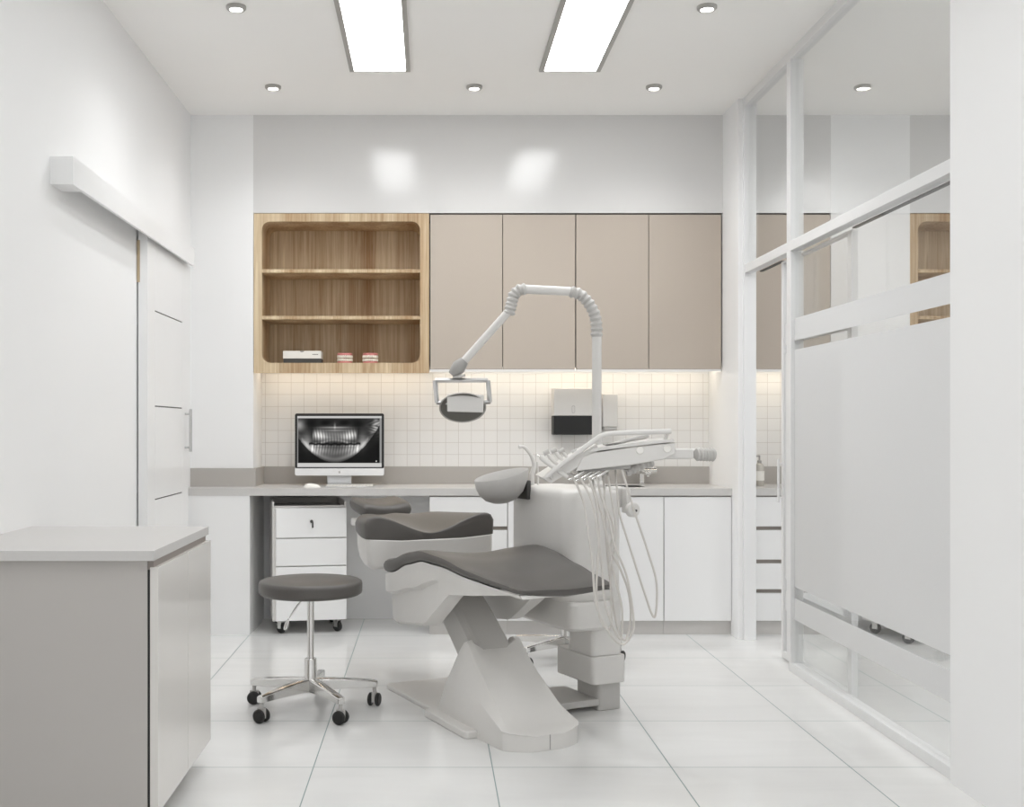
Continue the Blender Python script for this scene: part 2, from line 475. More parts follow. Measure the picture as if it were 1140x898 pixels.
def downlight(x, y, label, src=None):
    if src is None:
        t = thing('downlight', label, 'downlight', (x, y, ZC), 0, 'small round downlights in the ceiling')
        b = B()
        lathe(b, [(.026, 0), (.042, 0), (.042, -.010), (.036, -.016), (.028, -.016), (.028, -.004), (.026, -.004)])
        obj('trim_ring', b, 'rim', t, world=False)
        b = B(); lathe(b, [(.0001, -.002), (.028, -.002), (.028, -.008), (.0001, -.012)])
        obj('lens', b, 'spot', t, world=False)
    else:
        t = copy_thing(src, (x, y, ZC), 0, label)
    l = bpy.data.lights.new('downlight_beam', 'SPOT'); l.energy = SPOT_W; l.spot_size = R(132); l.spot_blend = 1.0; l.shadow_soft_size = .03; l.color = (.985, .99, 1)
    lo = bpy.data.objects.new('downlight_beam', l); C.objects.link(lo); lo.parent = t; lo.location = (0, 0, -.022)
    return t
SPOT_W = 17.0
dl = downlight(-.82, 5.857, 'round downlight above the oak shelf end of the bulkhead')
src_children = [c for c in dl.children if c.type == 'MESH']
def downlight_copy(x, y, label):
    r = dl.copy(); C.objects.link(r); r.location = (x, y, ZC); r['label'] = label
    for ch in list(dl.children):
        c = ch.copy(); C.objects.link(c); c.parent = r
downlight_copy(.23, 5.857, 'round downlight above the middle of the beige cabinets')
downlight_copy(1.167, 5.857, 'round downlight above the last beige cabinet by the pillar')
downlight_copy(-.82, 4.744, 'round downlight between the white door wall and the ceiling panel')
downlight_copy(1.169, 4.744, 'round downlight between the ceiling panel and the glass partition')
downlight_copy(2.254, 5.857, 'round downlight seen through the glass in the next room')

# ------------------------------------------------------------------ oak shelf unit
SX0, SX1, SZ0, SZ1 = -1.006, -.0065, 1.457, 2.366
OX0, OX1, OZ0, OZ1 = -.960, -.058, 1.5148, 2.320
def shelf_unit(dx, label):
    t = thing('shelf_unit', label, 'shelf', ((SX0 + SX1) / 2 + dx, (YP + YB) / 2, SZ0))
    inner = rrect(OX0, OX1, OZ0, OZ1, .048, 8)
    outer = []
    n = len(inner)
    for (x, z) in inner:                                        # matching ring on the outer rectangle
        cx, cz = (OX0 + OX1) / 2, (OZ0 + OZ1) / 2
        outer.append((x, z))
    outer = []
    for i, (x, z) in enumerate(inner):
        q = i // 9; k = i % 9
        corner = [(SX1, SZ0), (SX1, SZ1), (SX0, SZ1), (SX0, SZ0)][q]
        if q == 0:   p = (x, SZ0) if k < 4 else ((SX1, z) if k > 4 else corner)
        elif q == 1: p = (SX1, z) if k < 4 else ((x, SZ1) if k > 4 else corner)
        elif q == 2: p = (x, SZ1) if k < 4 else ((SX0, z) if k > 4 else corner)
        else:        p = (SX0, z) if k < 4 else ((x, SZ0) if k > 4 else corner)
        outer.append(p)
    b = B(); y0, y1 = YP - .001, YB - .012
    rows = []
    raised = [(x, max(z, SZ0 + .030)) for x, z in outer]
    for ring, y in ((raised, y1), (raised, y0 + .0205), (outer, y0 + .020), (outer, y0), (inner, y0), (inner, y1)):
        rows.append([b.verts.new((p[0] + dx, y, p[1])) for p in ring])
    for a, c in zip(rows, rows[1:] + rows[:1]):
        for i in range(n):
            j = (i + 1) % n
            b.faces.new((a[i], a[j], c[j], c[i]))
    obj('case', b, 'oak', t, smooth=20)
    b = B(); box(b, OX0 - .02 + dx, OX1 + .02 + dx, YB - .0125, YB - .001, OZ0 - .02, OZ1 + .02)
    obj('back_panel', b, 'oak', t)
    for z in (2.0486, 1.7822):
        b = B(); box(b, OX0 + dx, OX1 + dx, YP + .004, YB - .0125, z - .0195, z); obj('shelf_board', b, 'oak', t, bevel=.001)
    return t
shelf_unit(0, 'pale oak open shelf unit with rounded opening above the computer')
shelf_unit(3.74, 'pale oak open shelf unit seen through the glass in the next room')

# ------------------------------------------------------------------ beige wall cabinets
def wall_cabinet(x0, x1, label, nd=2):
    t = thing('wall_cabinet', label, 'cabinet', ((x0 + x1) / 2, (YP + YB) / 2, 1.4674), 0, 'beige wall cabinets')
    b = B(); box(b, x0, x1, YP + .0225, YB - .001, 1.492, 2.366)
    obj('carcass', b, 'white', t)
    b = B(); box(b, x0, x1, YP + .002, YP + .0225, 1.4674, 1.478); box(b, x0, x1, YP + .0203, YP + .0225, 1.478, 1.494)
    obj('bottom_edge', b, 'white', t)
    w = (x1 - x0) / nd
    for k in range(nd):
        b = B(); box(b, x0 + k * w + .002, x0 + (k + 1) * w - .002, YP, YP + .020, 1.479, 2.359)
        obj('door', b, 'beige', t, bevel=.001)
    b = B(); box(b, x0, x1, YP + .021, YP + .0224, 1.479, 2.366); obj('gap_shade', b, 'dark', t)  # dark sheet: shade of the door gaps put into colour
wall_cabinet(-.002, .828, 'pair of beige handleless wall cabinet doors next to the oak shelf')
wall_cabinet(.830, 1.660, 'pair of beige handleless wall cabinet doors next to the white pillar')
wall_cabinet(1.765, 2.2815, 'beige wall cabinet seen through the glass beyond the white pillar', 1)
def led(x0, x1, z, label):
    b = B(); box(b, x0, x1, 6.585, 6.610, z + .016, z + .0245)
    tag(obj('led_strip', b, 'led'), label, 'strip light', 'warm strip lights under the cabinets')
led(-.98, -.03, 1.462, 'warm strip light under the oak shelf above the computer')
led(.02, 1.64, 1.4674, 'warm strip light under the four beige cabinet doors')
led(1.78, 2.27, 1.4674, 'warm strip light under the next room cabinet behind glass')

# ------------------------------------------------------------------ worktop and base units
t = thing('worktop', 'long grey stone worktop with inset sink along the back wall', 'worktop', (0.15, 6.46, .77))
b = B()
SK = (.74, 1.22, 6.34, 6.56)
for bx in ((XL, -1.0086, YC, YP), (-1.0086, SK[0], YC, YB), (SK[0], SK[1], YC, SK[2]), (SK[0], SK[1], SK[3], YB), (SK[1], XR, YC, YB)):
    box(b, bx[0], bx[1], bx[2], min(bx[3], YB - .001), .77, .81)
obj('slab', b, 'stone', t)
b = B()
box(b, SK[0] - .003, SK[0], SK[2], SK[3], .62, .808); box(b, SK[1], SK[1] + .003, SK[2], SK[3], .62, .808)
box(b, SK[0], SK[1], SK[2] - .003, SK[2], .62, .808); box(b, SK[0], SK[1], SK[3], SK[3] + .003, .62, .808)
box(b, SK[0], SK[1], SK[2], SK[3], .617, .620)
obj('sink_basin', b, 'plast', t)
b = B(); box(b, 1.76, 3.88, YC, YB - .001, .77, .81)
# next room: worktop stops at its pier
b.free(); b = B()
box(b, 1.76, 2.2835, YC, YB, .77, .81); box(b, 2.2835, 3.88, YC, YP, .77, .81); box(b, 2.734, 3.88, YP, YB, .77, .81)
tag(obj('worktop', b, 'stone'), 'grey stone worktop seen through the glass in the next room', 'worktop')
b = B(); box(b, XL, -.997, YC + .002, YP, 0, .7698); box(b, -1.0086, -.997, YP, YB, 0, .7698)
tag(obj('end_panel', b, 'white'), 'plain white boxed panel under the worktop beside the knee space', 'panel')

def base_unit(name, x0, x1, kind, label, group='white base units under the worktops'):
    t = thing(name, label, 'cabinet', ((x0 + x1) / 2, 6.46, 0), 0, group)
    y0 = YC + .006
    b = B()
    box(b, x0, x1, y0 + .0205, YB - .002, .0786, .61) if kind == 'sink' else box(b, x0, x1, y0 + .0205, YB - .002, .0786, .7698)
    if kind == 'sink':
        box(b, x0, x1, y0 + .0205, SK[2] - .01, .61, .7698)
    obj('carcass', b, 'white', t)
    b = B(); box(b, x0, x1, y0 + .019, y0 + .0203, .0786, .7698); obj('gap_shade', b, 'groove', t)  # darker sheet colours in the shade between the fronts
    b = B(); box(b, x0, x1, y0 + .022, y0 + .04, 0, .0786); obj('plinth', b, 'toe', t)
    g = .0018
    if kind == 'drawers':
        for z0, z1 in ((.0786, .231), (.253, .395), (.417, .579), (.600, .763)):
            b = B(); box(b, x0 + g, x1 - g, y0, y0 + .019, z0, z1); obj('drawer', b, 'white', t, bevel=.001)
    else:
        n = 2 if kind == 'sink' else 1
        w = (x1 - x0) / n
        for k in range(n):
            b = B(); box(b, x0 + k * w + g, x0 + (k + 1) * w - g, y0, y0 + .019, .0786, .763); obj('door', b, 'white', t, bevel=.001)
    return t
base_unit('drawer_unit', -.005, .427, 'drawers', 'white drawer unit behind the reclined dental chair')
base_unit('sink_cabinet', .428, 1.291, 'sink', 'white sink cabinet with two doors behind the hoses')
base_unit('base_cabinet', 1.292, XR - .001, 'door', 'white single door base cabinet against the pillar')
base_unit('drawer_unit', 1.763, 2.2825, 'drawers', 'white drawer unit seen beside the open glass door')

# ------------------------------------------------------------------ pedestal on castors
def make_pedestal():
    t = thing('drawer_pedestal', 'white three drawer pedestal on castors under the desk worktop', 'drawer pedestal', (-.871, 6.20, 0), R(10.5), 'white pedestals on castors')
    W, D = .41, .42
    b = B(); box(b, 0, W, .018, D, .072, .70)
    box(b, 0, .010, .018, D, .70, .735); box(b, W - .010, W, .018, D, .70, .735); box(b, .010, W - .010, D - .010, D, .70, .735); box(b, .010, W - .010, .018, .026, .70, .712)
    obj('body', b, 'plast', t, bevel=.003, world=False)
    for i, (z0, z1) in enumerate(((.075, .373), (.379, .529), (.535, .70))):
        b = B(); box(b, .018, W, 0, .0175, z0, z1)
        d = obj('drawer', b, 'white', t, bevel=.003, world=False)
        if i == 2:
            b = B(); lathe(b, [(.0001, 0), (.009, 0), (.009, .004), (.0001, .005)], (.215, 0, .625), 16, Matrix.Rotation(R(90), 3, 'X'))
            obj('lock', b, 'dark', d, world=False)
            b = B(); box(b, .217, .225, -.008, -.005, .590, .622); obj('key', b, 'dark', d, world=False)
    for x, y in ((.05, .06), (W - .045, .06), (.05, D - .055), (W - .045, D - .055)):
        b = B()
        lathe(b, [(.0001, -.011), (.026, -.011), (.030, -.007), (.030, .007), (.026, .011), (.0001, .011)], (x, y, .030), 20, Matrix.Rotation(R(40), 3, 'Z') @ Matrix.Rotation(R(90), 3, 'Y'))
        c = obj('castor', b, 'black', t, world=False)
        b = B(); box(b, -.016, -.012, -.014, .014, .026, .062); box(b, .012, .016, -.014, .014, .026, .062)
        box(b, -.020, .020, -.018, .018, .062, .072)
        b.transform(Matrix.Translation((x, y, 0)) @ Matrix.Rotation(R(40), 4, 'Z'))
        obj('fork', b, 'chrome', c, world=False)
    return t
ped = make_pedestal()
copy_thing(ped, (-.871 + 3.37, 6.20 - .31, 0), R(10.5), 'white pedestal on castors seen low through the clear glass strip')

# ------------------------------------------------------------------ swivel stools
def make_stool(loc, rot, label):
    t = thing('swivel_stool', label, 'stool', loc, rot, 'round swivel stools')
    b = B()
    lathe(b, [(.0001, .470), (.198, .470), (.208, .476), (.211, .485), (.211, .512), (.208, .522), (.198, .528), (.10, .531), (.0001, .531)], seg=56)
    obj('seat', b, 'leather', t, world=False, smooth=50)
    b = B(); lathe(b, [(.0001, .452), (.075, .452), (.085, .470), (.0001, .470)], seg=32)
    lathe(b, [(.0001, .19), (.0142, .19), (.0142, .455), (.0001, .455)], seg=24)
    obj('gas_post', b, 'chrome', t, world=False)
    b = B(); lathe(b, [(.0001, .070), (.020, .070), (.025, .076), (.025, .205), (.022, .210), (.0001, .210)], seg=28)
    obj('hub', b, 'chrome', t, world=False)
    for k in range(5):
        Mk = Matrix.Rotation(R(14 + 72 * k), 3, 'Z')
        b = B()
        loops = []
        for x, w, z0, z1 in ((.018, .022, .078, .130), (.10, .020, .080, .124), (.20, .017, .080, .113), (.268, .015, .078, .105), (.276, .013, .079, .103)):
            loops.append([Mk @ Vector(p) for p in ((x, -w, z0), (x, w, z0), (x, w, z1 - .004), (x, w * .7, z1), (x, -w * .7, z1), (x, -w, z1 - .004))])
        loft(b, loops)
        lg = obj('star_leg', b, 'chrome', t, world=False, bevel=.0015)
        a = R(14 + 72 * k + (60, 170, 20, 100, 35)[k])
        Q = Matrix.Translation(Mk @ Vector((.264, 0, .027))) @ Matrix.Rotation(a, 4, 'Z')
        for s in (-1, 1):
            b = B(); lathe(b, [(.0001, -.008), (.022, -.008), (.027, -.004), (.027, .004), (.022, .008), (.0001, .008)], (0, s * .016, 0), 22, Matrix.Rotation(R(90), 3, 'X'))
            b.transform(Q); obj('castor_wheel', b, 'black', lg, world=False)
        b = B(); box(b, -.018, .018, -.007, .007, -.010, .030); tube(b, [(0, 0, .02), (0, 0, .062)], .008)
        b.transform(Q); obj('castor_fork', b, 'plast2', lg, world=False, bevel=.002)
    b = B()
    tube(b, [(-.02, -.01, .462), (-.05, -.02, .43), (-.085, -.035, .375)], .004)
    loft(b, [[Vector((-.085 + .006 * math.cos(q), -.035 + .004 * math.sin(q), .378)) for q in (0, 1.57, 3.14, 4.71)],
             [Vector((-.093 + .015 * math.cos(q), -.037 + .006 * math.sin(q), .352)) for q in (0, 1.57, 3.14, 4.71)],
             [Vector((-.098 + .013 * math.cos(q), -.038 + .006 * math.sin(q), .335)) for q in (0, 1.57, 3.14, 4.71)],
             [Vector((-.099 + .006 * math.cos(q), -.038 + .003 * math.sin(q), .328)) for q in (0, 1.57, 3.14, 4.71)]])
    obj('height_lever', b, 'chrome', t, world=False, sub=1)
    return t
st = make_stool((-.487, 4.57, 0), 0, 'charcoal round stool on chrome castor base in front of the pedestal')
copy_thing(st, (.665, 5.50, 0), R(-12), 'swivel stool mostly hidden behind the dental unit, chrome base showing')

# ------------------------------------------------------------------ white cabinet in the near corner
t = thing('low_cabinet', 'white low cabinet with grey top standing against the door wall', 'cabinet', (-1.06, 3.46, 0))
TX, y0, y1 = -.758, 3.080, 3.843
b = B(); box(b, XL + .001, TX, y0, y1, .782, .81); obj('top', b, 'stone', t, bevel=.0012)
b = B(); box(b, XL + .001, -.781, 3.10, y1 - .004, .081, .7815); obj('carcass', b, 'side', t, bevel=.001)
b = B(); box(b, -.781, -.774, 3.104, y1 - .006, .081, .755); obj('gap_shade', b, 'black', t)  # black strip painted as the shade behind the doors
b = B(); box(b, -.7808, -.764, 3.106, y1 - .025, .755, .7815); obj('finger_channel', b, 'groove', t)
b = B(); box(b, XL + .02, -.83, 3.13, y1 - .03, 0, .081); obj('plinth', b, 'toe', t)
ym = 3.485
for a, c in ((3.100, ym - .002), (ym + .002, y1)):
    b = B(); box(b, -.774, -.7514, a, c, .081, .762); obj('door', b, 'gloss', t, bevel=.001)

# ------------------------------------------------------------------ computer
def xray(u, v):
    """grey level of a panoramic dental x-ray; u 0..1 across, v 0..1 upwards"""
    def g(x, s): return math.exp(-(x / s) ** 2)
    def nz(a, b2): return 0.5 + 0.5 * math.sin(a * 37.1 + 5 * math.sin(b2 * 23.0) + b2 * 51.7) * math.sin(b2 * 43.3 - a * 17.9 + 1.3)
    if v > 0.955 or v < 0.075: return 0.80
    if u < 0.012 or u > 0.975: return 0.55
    x = (u - 0.445) / 0.44
    ax = abs(x)
    c = 0.10 + 0.05 * nz(u * .5, v * .5)
    c *= 1 - .65 * g(ax - 0.62, 0.14) * g(v - 0.72, 0.25)                      # dark airways beside the jaw
    c += 0.34 * g(ax - 0.74, 0.13) * g(v - 0.46, 0.20)                         # rami
    arc = 0.12 + 0.50 * x * x
    c += 0.20 * g(v - arc - .03, 0.045) * (1 if ax < .9 else .3)               # lower border of the jaw
    c += 0.17 * g(v - (0.27 + 0.22 * x * x), 0.12)
    c += 0.20 * g(v - 0.66, 0.13) * g(x, 0.55)
    tw = 0.5 + 0.5 * math.cos(x * 82 + 2 * math.sin(v * 9))
    if ax < 0.60:
        k = 0.30 + 0.85 * g(ax - 0.42, 0.18)
        cu = 0.60 - 0.03 * math.cos(x * 5)
        c += (0.28 + 0.52 * tw) * k * g(v - cu, .085)
        c += 0.45 * k * g(v - (0.495 + .035 * math.cos(x * 6)), .02) * (.4 + .6 * tw)
    if ax < 0.66:
        k = 0.35 + 0.55 * g(ax - 0.46, 0.2)
        cl = 0.33 + 0.08 * x * x
        c += (0.16 + 0.36 * tw) * k * g(v - cl, .085)
        c += 0.38 * g(v - (0.412 + .02 * x * x), .016) * (.3 + .7 * tw) * k * 1.3
        c += 0.5 * g(ax - 0.60, 0.022) * g(v - .36, .06)
    gap = 0.448 + 0.02 * x * x + 0.008 * math.cos(x * 30)
    if ax < .7: c *= 1 - .88 * g(v - gap, .022)
    c += 0.40 * g(v - 0.775, 0.016) * g(x, 0.40)                               # palate
    c += 0.26 * g(v - 0.72, 0.012) * g(x, 0.34)
    c += 0.30 * g(x, 0.025) * g(v - .8, .06)
    c *= 1 - 0.9 * g(ax - 0.26, 0.14) * g(v - 0.87, 0.05)
    c *= 1 - 0.6 * g(ax - 0.62, 0.14) * g(v - 0.86, 0.06)
    if u > 0.80: c += 0.75 * nz(u * 1.3, v * 1.1) * g(u - .94, .07) * g(v - .78, .17)
    if u < 0.12: c += 0.45 * g(u - .02, .06) * g(v - .82, .10)
    if v < arc - .03: c *= .25
    if u > .93 and u < .945 and .10 < v < .13: c = .9
    return min(1, max(0.004, c))

mx0, mx1, my, mz0, mz1 = (328.3 - CX) * 6.5 / F, (427.7 - CX) * 6.5 / F, 6.5, .868, 1.2285
t = thing('desktop_computer', 'silver all-in-one computer showing a dental x-ray on the worktop', 'computer', ((mx0 + mx1) / 2, my, .81))
b = B(); prism(b, rrect(mx0, mx1, mz0, mz1, .012), 'y', my, my + .022); obj('case', b, 'alu', t, bevel=.002)
b = B()
pts = rrect(mx0 + .001, mx1 - .001, mz0 + .042, mz1 - .001, .011)
pts = [(x, max(z, mz0 + .043)) for x, z in pts]
prism(b, pts, 'y', my - .003, my - .0002); obj('bezel', b, 'black', t)
b = B(); prism(b, [(x, min(z, mz0 + .042)) for x, z in rrect(mx0 + .0005, mx1 - .0005, mz0 + .0005, mz1, .011)], 'y', my - .003, my - .0002); obj('chin', b, 'white', t)
bm = B(); NX, NZ = 150, 84
sx0, sx1, sz0, sz1 = mx0 + .0145, mx1 - .0145, mz0 + .050, mz1 - .016
vs = [[bm.verts.new((sx0 + (sx1 - sx0) * i / NX, my - .0042, sz0 + (sz1 - sz0) * j / NZ)) for i in range(NX + 1)] for j in range(NZ + 1)]
for j in range(NZ):
    for i in range(NX):
        bm.faces.new((vs[j][i], vs[j][i + 1], vs[j + 1][i + 1], vs[j + 1][i]))
# give the panel its thin edge
ext = bmesh.ops.extrude_face_region(bm, geom=list(bm.faces))
for e in ext['geom']:
    if isinstance(e, bmesh.types.BMVert): e.co.y += .001
so = obj('screen', bm, 'screen', t, smooth=0)
ca = so.data.color_attributes.new('picture', 'FLOAT_COLOR', 'POINT')
for i, v in enumerate(so.data.vertices):
    q = v.co + t.location
    c = xray((q.x - sx0) / (sx1 - sx0), (q.z - sz0) / (sz1 - sz0))
    c = c ** 1.9
    ca.data[i].color = (c, c * .985, c * .96, 1)
b = B()                                                              # small emblem on the chin
ec = Vector(((mx0 + mx1) / 2, 0, mz0 + .020))
pl = []
for k in range(24):
    a = k * 2 * PI / 24
    r = .0066 * (1 - .10 * abs(math.cos(a)) ** 8 + .06 * math.sin(2 * a) ** 2) - (.0022 * math.exp(-((a - .3) / .35) ** 2))
    pl.append((ec.x + r * math.cos(a), ec.z + r * math.sin(a)))
prism(b, pl, 'y', my - .0036, my - .003)
prism(b, [(ec.x + .0005, ec.z + .0075), (ec.x + .004, ec.z + .0115), (ec.x + .0035, ec.z + .0085)], 'y', my - .0036, my - .003)
obj('emblem', b, 'plast2', t, smooth=0)
b = B()
sxa, sxb = (363.6 - CX) * 6.5 / F, (390.5 - CX) * 6.5 / F
loft(b, [[(sxa, my + .03, .96), (sxb, my + .03, .96), (sxb, my + .045, .96), (sxa, my + .045, .96)],
         [(sxa, my + .03, .86), (sxb, my + .03, .86), (sxb, my + .04, .86), (sxa, my + .04, .86)],
         [(sxa, my + .045, .818), (sxb, my + .045, .818), (sxb, my + .058, .818), (sxa, my + .058, .818)],
         [(sxa, my + .05, .81), (sxb, my + .05, .81), (sxb, my + .062, .81), (sxa, my + .062, .81)]])
box(b, sxa, sxb, my - .06, my + .062, .81, .815)
box(b, sxa + .02, sxb - .02, my + .02, my + .034, .90, .96)
obj('stand', b, 'alu', t)
kx0, kx1 = (362.5 - CX) * 6.35 / F, (416.5 - CX) * 6.35 / F
t = thing('keyboard', 'slim white keyboard in front of the computer', 'keyboard', ((kx0 + kx1) / 2, 6.35, .81))
b = B(); prism(b, [(6.30, .8105), (6.41, .8105), (6.41, .822), (6.30, .815)], 'x', kx0, kx1); obj('keyboard_base', b, 'alu', t, bevel=.001)
b = B()
for r_ in range(5):
    yy = 6.305 + r_ * .0205; zz = .8155 + r_ * .0013
    for k in range(14):
        xx = kx0 + .005 + k * (kx1 - kx0 - .010) / 14
        box(b, xx, xx + (kx1 - kx0 - .010) / 14 - .003, yy, yy + .017, zz, zz + .003)
obj('keys', b, 'label', t)
b = B()
c0 = Vector(((347.5 - CX) * 6.33 / F, 6.33, .8102))
loops = []
for k in range(9):
    u = -1 + 2 * k / 8
    w = math.sqrt(max(.02, 1 - abs(u) ** 3))
    loops.append([c0 + Vector((.047 * u, .028 * w * math.cos(q), max(0, .021 * w * math.sin(q)) * (1 - .2 * u))) for q in [i * 2 * PI / 16 for i in range(16)]])
loft(b, loops)
tag(obj('computer_mouse', b, 'label', smooth=60), 'white computer mouse beside the keyboard', 'mouse')

# ------------------------------------------------------------------ things on the oak shelf
yb = 6.47
bx0, bx1 = (315 - CX) * yb / F, (357.5 - CX) * yb / F
t = thing('storage_box', 'flat box with white lid and dark base on the lowest shelf', 'box', ((bx0 + bx1) / 2, yb + .06, OZ0))
b = B(); box(b, bx0 + .002, bx1 + .001, yb + .002, yb + .118, OZ0 + .0005, OZ0 + .029); obj('box_base', b, 'dark', t, bevel=.001)
b = B(); box(b, bx0, bx1, yb, yb + .12, OZ0 + .029, OZ0 + .073); obj('lid', b, 'label', t, bevel=.001)
b = B(); prism(b, [((bx0 + bx1) / 2 + .012 * math.cos(a), OZ0 + .0728 + .008 * math.sin(a)) for a in [PI + k * PI / 8 for k in range(9)]], 'y', yb - .0008, yb)
obj('thumb_notch', b, 'greyp', t)
b = B()
for k, w in enumerate((.006, .003, .007, .004, .006)):
    xq = bx1 - .050 + sum((.006, .003, .007, .004, .006)[:k]) + .0015 * k
    box(b, xq, xq + w, yb - .0007, yb, OZ0 + .050, OZ0 + .0545)
obj('printed_mark', b, 'ink', t)

def make_jaw(x, label):
    t = thing('dental_model', label, 'dental model', (x, 6.47, OZ0), 0, 'pink and white dental models on the shelf')
    def arch(z0, z1, r0, r1, n=18):
        b = B(); loops = []
        for k in range(n + 1):
            a = PI + PI * k / n
            ca, sa = math.cos(a), math.sin(a) * .95
            loops.append([(r0 * ca, .05 + r0 * sa, z0), (r1 * ca, .05 + r1 * sa, z0), (r1 * ca * .97, .05 + r1 * sa * .97, z1), (r0 * ca, .05 + r0 * sa, z1)])
        return loft(b, loops)
    obj('lower_gum', arch(.0005, .018, .022, .045), 'gum', t, world=False, bevel=.003)
    obj('upper_gum', arch(.046, .062, .022, .045), 'gum', t, world=False, bevel=.003)
    for nm, z0, z1 in (('lower_teeth', .014, .029), ('upper_teeth', .033, .049)):
        b = B()
        for k in range(12):
            a = PI + PI * (k + .5) / 12
            Q = Matrix.Translation((.040 * math.cos(a), .05 + .040 * .95 * math.sin(a), 0)) @ Matrix.Rotation(a, 4, 'Z')
            c = B(); box(c, -.006, .006, -.0047, .0047, z0, z1); c.transform(Q)
            tmp = bpy.data.meshes.new('tmp'); c.to_mesh(tmp); c.free(); b.from_mesh(tmp); bpy.data.meshes.remove(tmp)
        obj(nm, b, 'tooth', t, world=False, bevel=.002)
    b = B(); box(b, -.008, .008, .052, .062, .0005, .060); obj('hinge', b, 'gum', t, world=False)
    return t
jw = make_jaw((383.2 - CX) * 6.47 / F, 'pink dental jaw model on the shelf, the one beside the box')
copy_thing(jw, ((411.8 - CX) * 6.47 / F, 6.47, OZ0), 0, 'pink dental jaw model on the shelf, the one farther from the box')

# ------------------------------------------------------------------ dispensers, tap, bottle
ydp = 6.60
a0, a1 = at(616.6, 462.6, ydp), at(660, 431.8, ydp)
t = thing('towel_dispenser', 'white wall paper towel dispenser with black lower opening', 'dispenser', ((a0.x + a1.x) / 2, ydp, at(0, 484.4, ydp).z))
b = B(); prism(b, [(ydp, a0.z), (YB - .0062, a0.z), (YB - .0062, a1.z), (ydp + .008, a1.z)], 'x', a0.x, a1.x); obj('cover', b, 'plast', t, bevel=.004)
b = B(); prism(b, [(ydp + .004, a0.z - .0005), (YB - .0062, a0.z - .0005), (YB - .0062, a0.z - .112), (ydp + .012, a0.z - .112)], 'x', a0.x - .001, a1.x + .001); obj('lower_tray', b, 'black', t, bevel=.003)
b = B()
ow = rrect(-.009, .009, -.022, .022, .0085, 5); iw = rrect(-.0072, .0072, -.0202, .0202, .007, 5)
cx, cz = at(638.4, 455.5, ydp).x, at(638.4, 455.5, ydp).z
rows = [[b.verts.new((cx + p[0], y, cz + p[1])) for p in ring] for ring, y in ((ow, ydp + .004), (ow, ydp - .0006), (iw, ydp - .0006), (iw, ydp + .004))]
for a, c in zip(rows, rows[1:] + rows[:1]):
    for i in range(len(ow)):
        j = (i + 1) % len(ow); b.faces.new((a[i], a[j], c[j], c[i]))
obj('window_outline', b, 'greyp', t)
a0, a1 = at(671.3, 475, 6.63), at(688, 438.5, 6.63)
t = thing('soap_dispenser', 'small upright white box dispenser beside the towel dispenser', 'dispenser', ((a0.x + a1.x) / 2, 6.63, a0.z - .018))
b = B(); box(b, a0.x, a1.x, 6.63, YB - .0062, a0.z, a1.z); obj('cover', b, 'plast', t, bevel=.004)
b = B(); box(b, a0.x + .006, a1.x - .004, 6.638, YB - .0062, a0.z - .018, a0.z - .0003); obj('nozzle', b, 'plast2', t, bevel=.002)

fx = at(714.5, 538, 6.64).x; fy = 6.64
t = thing('faucet', 'chrome mixer tap with flat spout standing behind the sink', 'faucet', (fx, fy, .81))
b = B(); lathe(b, [(.0001, .8102), (.022, .8102), (.022, .816), (.017, .82), (.0155, .874), (.0001, .874)], (fx, fy, 0), 24); obj('column', b, 'chrome', t)
b = B()
Q = Matrix.Translation((fx, fy, 0))
tube(b, [(fx - .09, fy, .888), (fx + .088, fy, .888)], .0165, 20); obj('mixer_body', b, 'chrome', t, bevel=.002)
b = B(); box(b, fx - .016, fx + .016, fy - .20, fy - .012, .876, .892); tube(b, [(fx, fy - .185, .877), (fx, fy - .185, .862)], .010); obj('spout', b, 'chrome', t, bevel=.003)
b = B(); box(b, fx + .012, fx + .085, fy - .010, fy + .010, .905, .912); tube(b, [(fx + .07, fy, .912), (fx + .07, fy, .925)], .004); obj('lever', b, 'chrome', t, bevel=.002)
bt = at(845.5, 537, 6.5)
t = thing('soap_bottle', 'small pump soap bottle on the worktop behind the glass door', 'bottle', (bt.x, 6.5, .81))
b = B(); lathe(b, [(.0001, .8102), (.025, .8102), (.027, .815), (.027, .915), (.022, .932), (.011, .940), (.0001, .940)], (bt.x, 6.5, 0), 24); obj('body', b, 'bottle', t)
b = B(); lathe(b, [(.0272, .84), (.0276, .84), (.0276, .895), (.0272, .895)], (bt.x, 6.5, 0), 24); obj('paper_band', b, 'label', t)
b = B(); lathe(b, [(.0001, .940), (.012, .940), (.012, .955), (.005, .957), (.005, .985), (.0001, .985)], (bt.x, 6.5, 0), 16)
tube(b, [(bt.x, 6.5, .982), (bt.x - .03, 6.49, .980)], .005); obj('pump', b, 'greyp', t)

# ------------------------------------------------------------------ dental chair (own axes: w across, t towards the head, z up)
CH = Vector((.40, 4.05, 0)); CA = R(24.85)
t_ = thing('dental_chair', 'reclined white dental chair with charcoal cushions on a moulded floor base', 'dental chair', CH, CA)
K = dict(world=False)

# floor plate
b = B()
prism(b, [(-.165, .50), (.165, .50), (.165, 1.05), (.15, 1.075), (-.15, 1.075), (-.165, 1.05)], 'z', 0, .018)
prism(b, [(-.20, .185), (.20, .185), (.212, .20), (.212, .545), (.20, .56), (-.20, .56), (-.212, .545), (-.212, .20)], 'z', 0, .028)
obj('floor_plate', b, 'plast', t_, bevel=.004, **K)

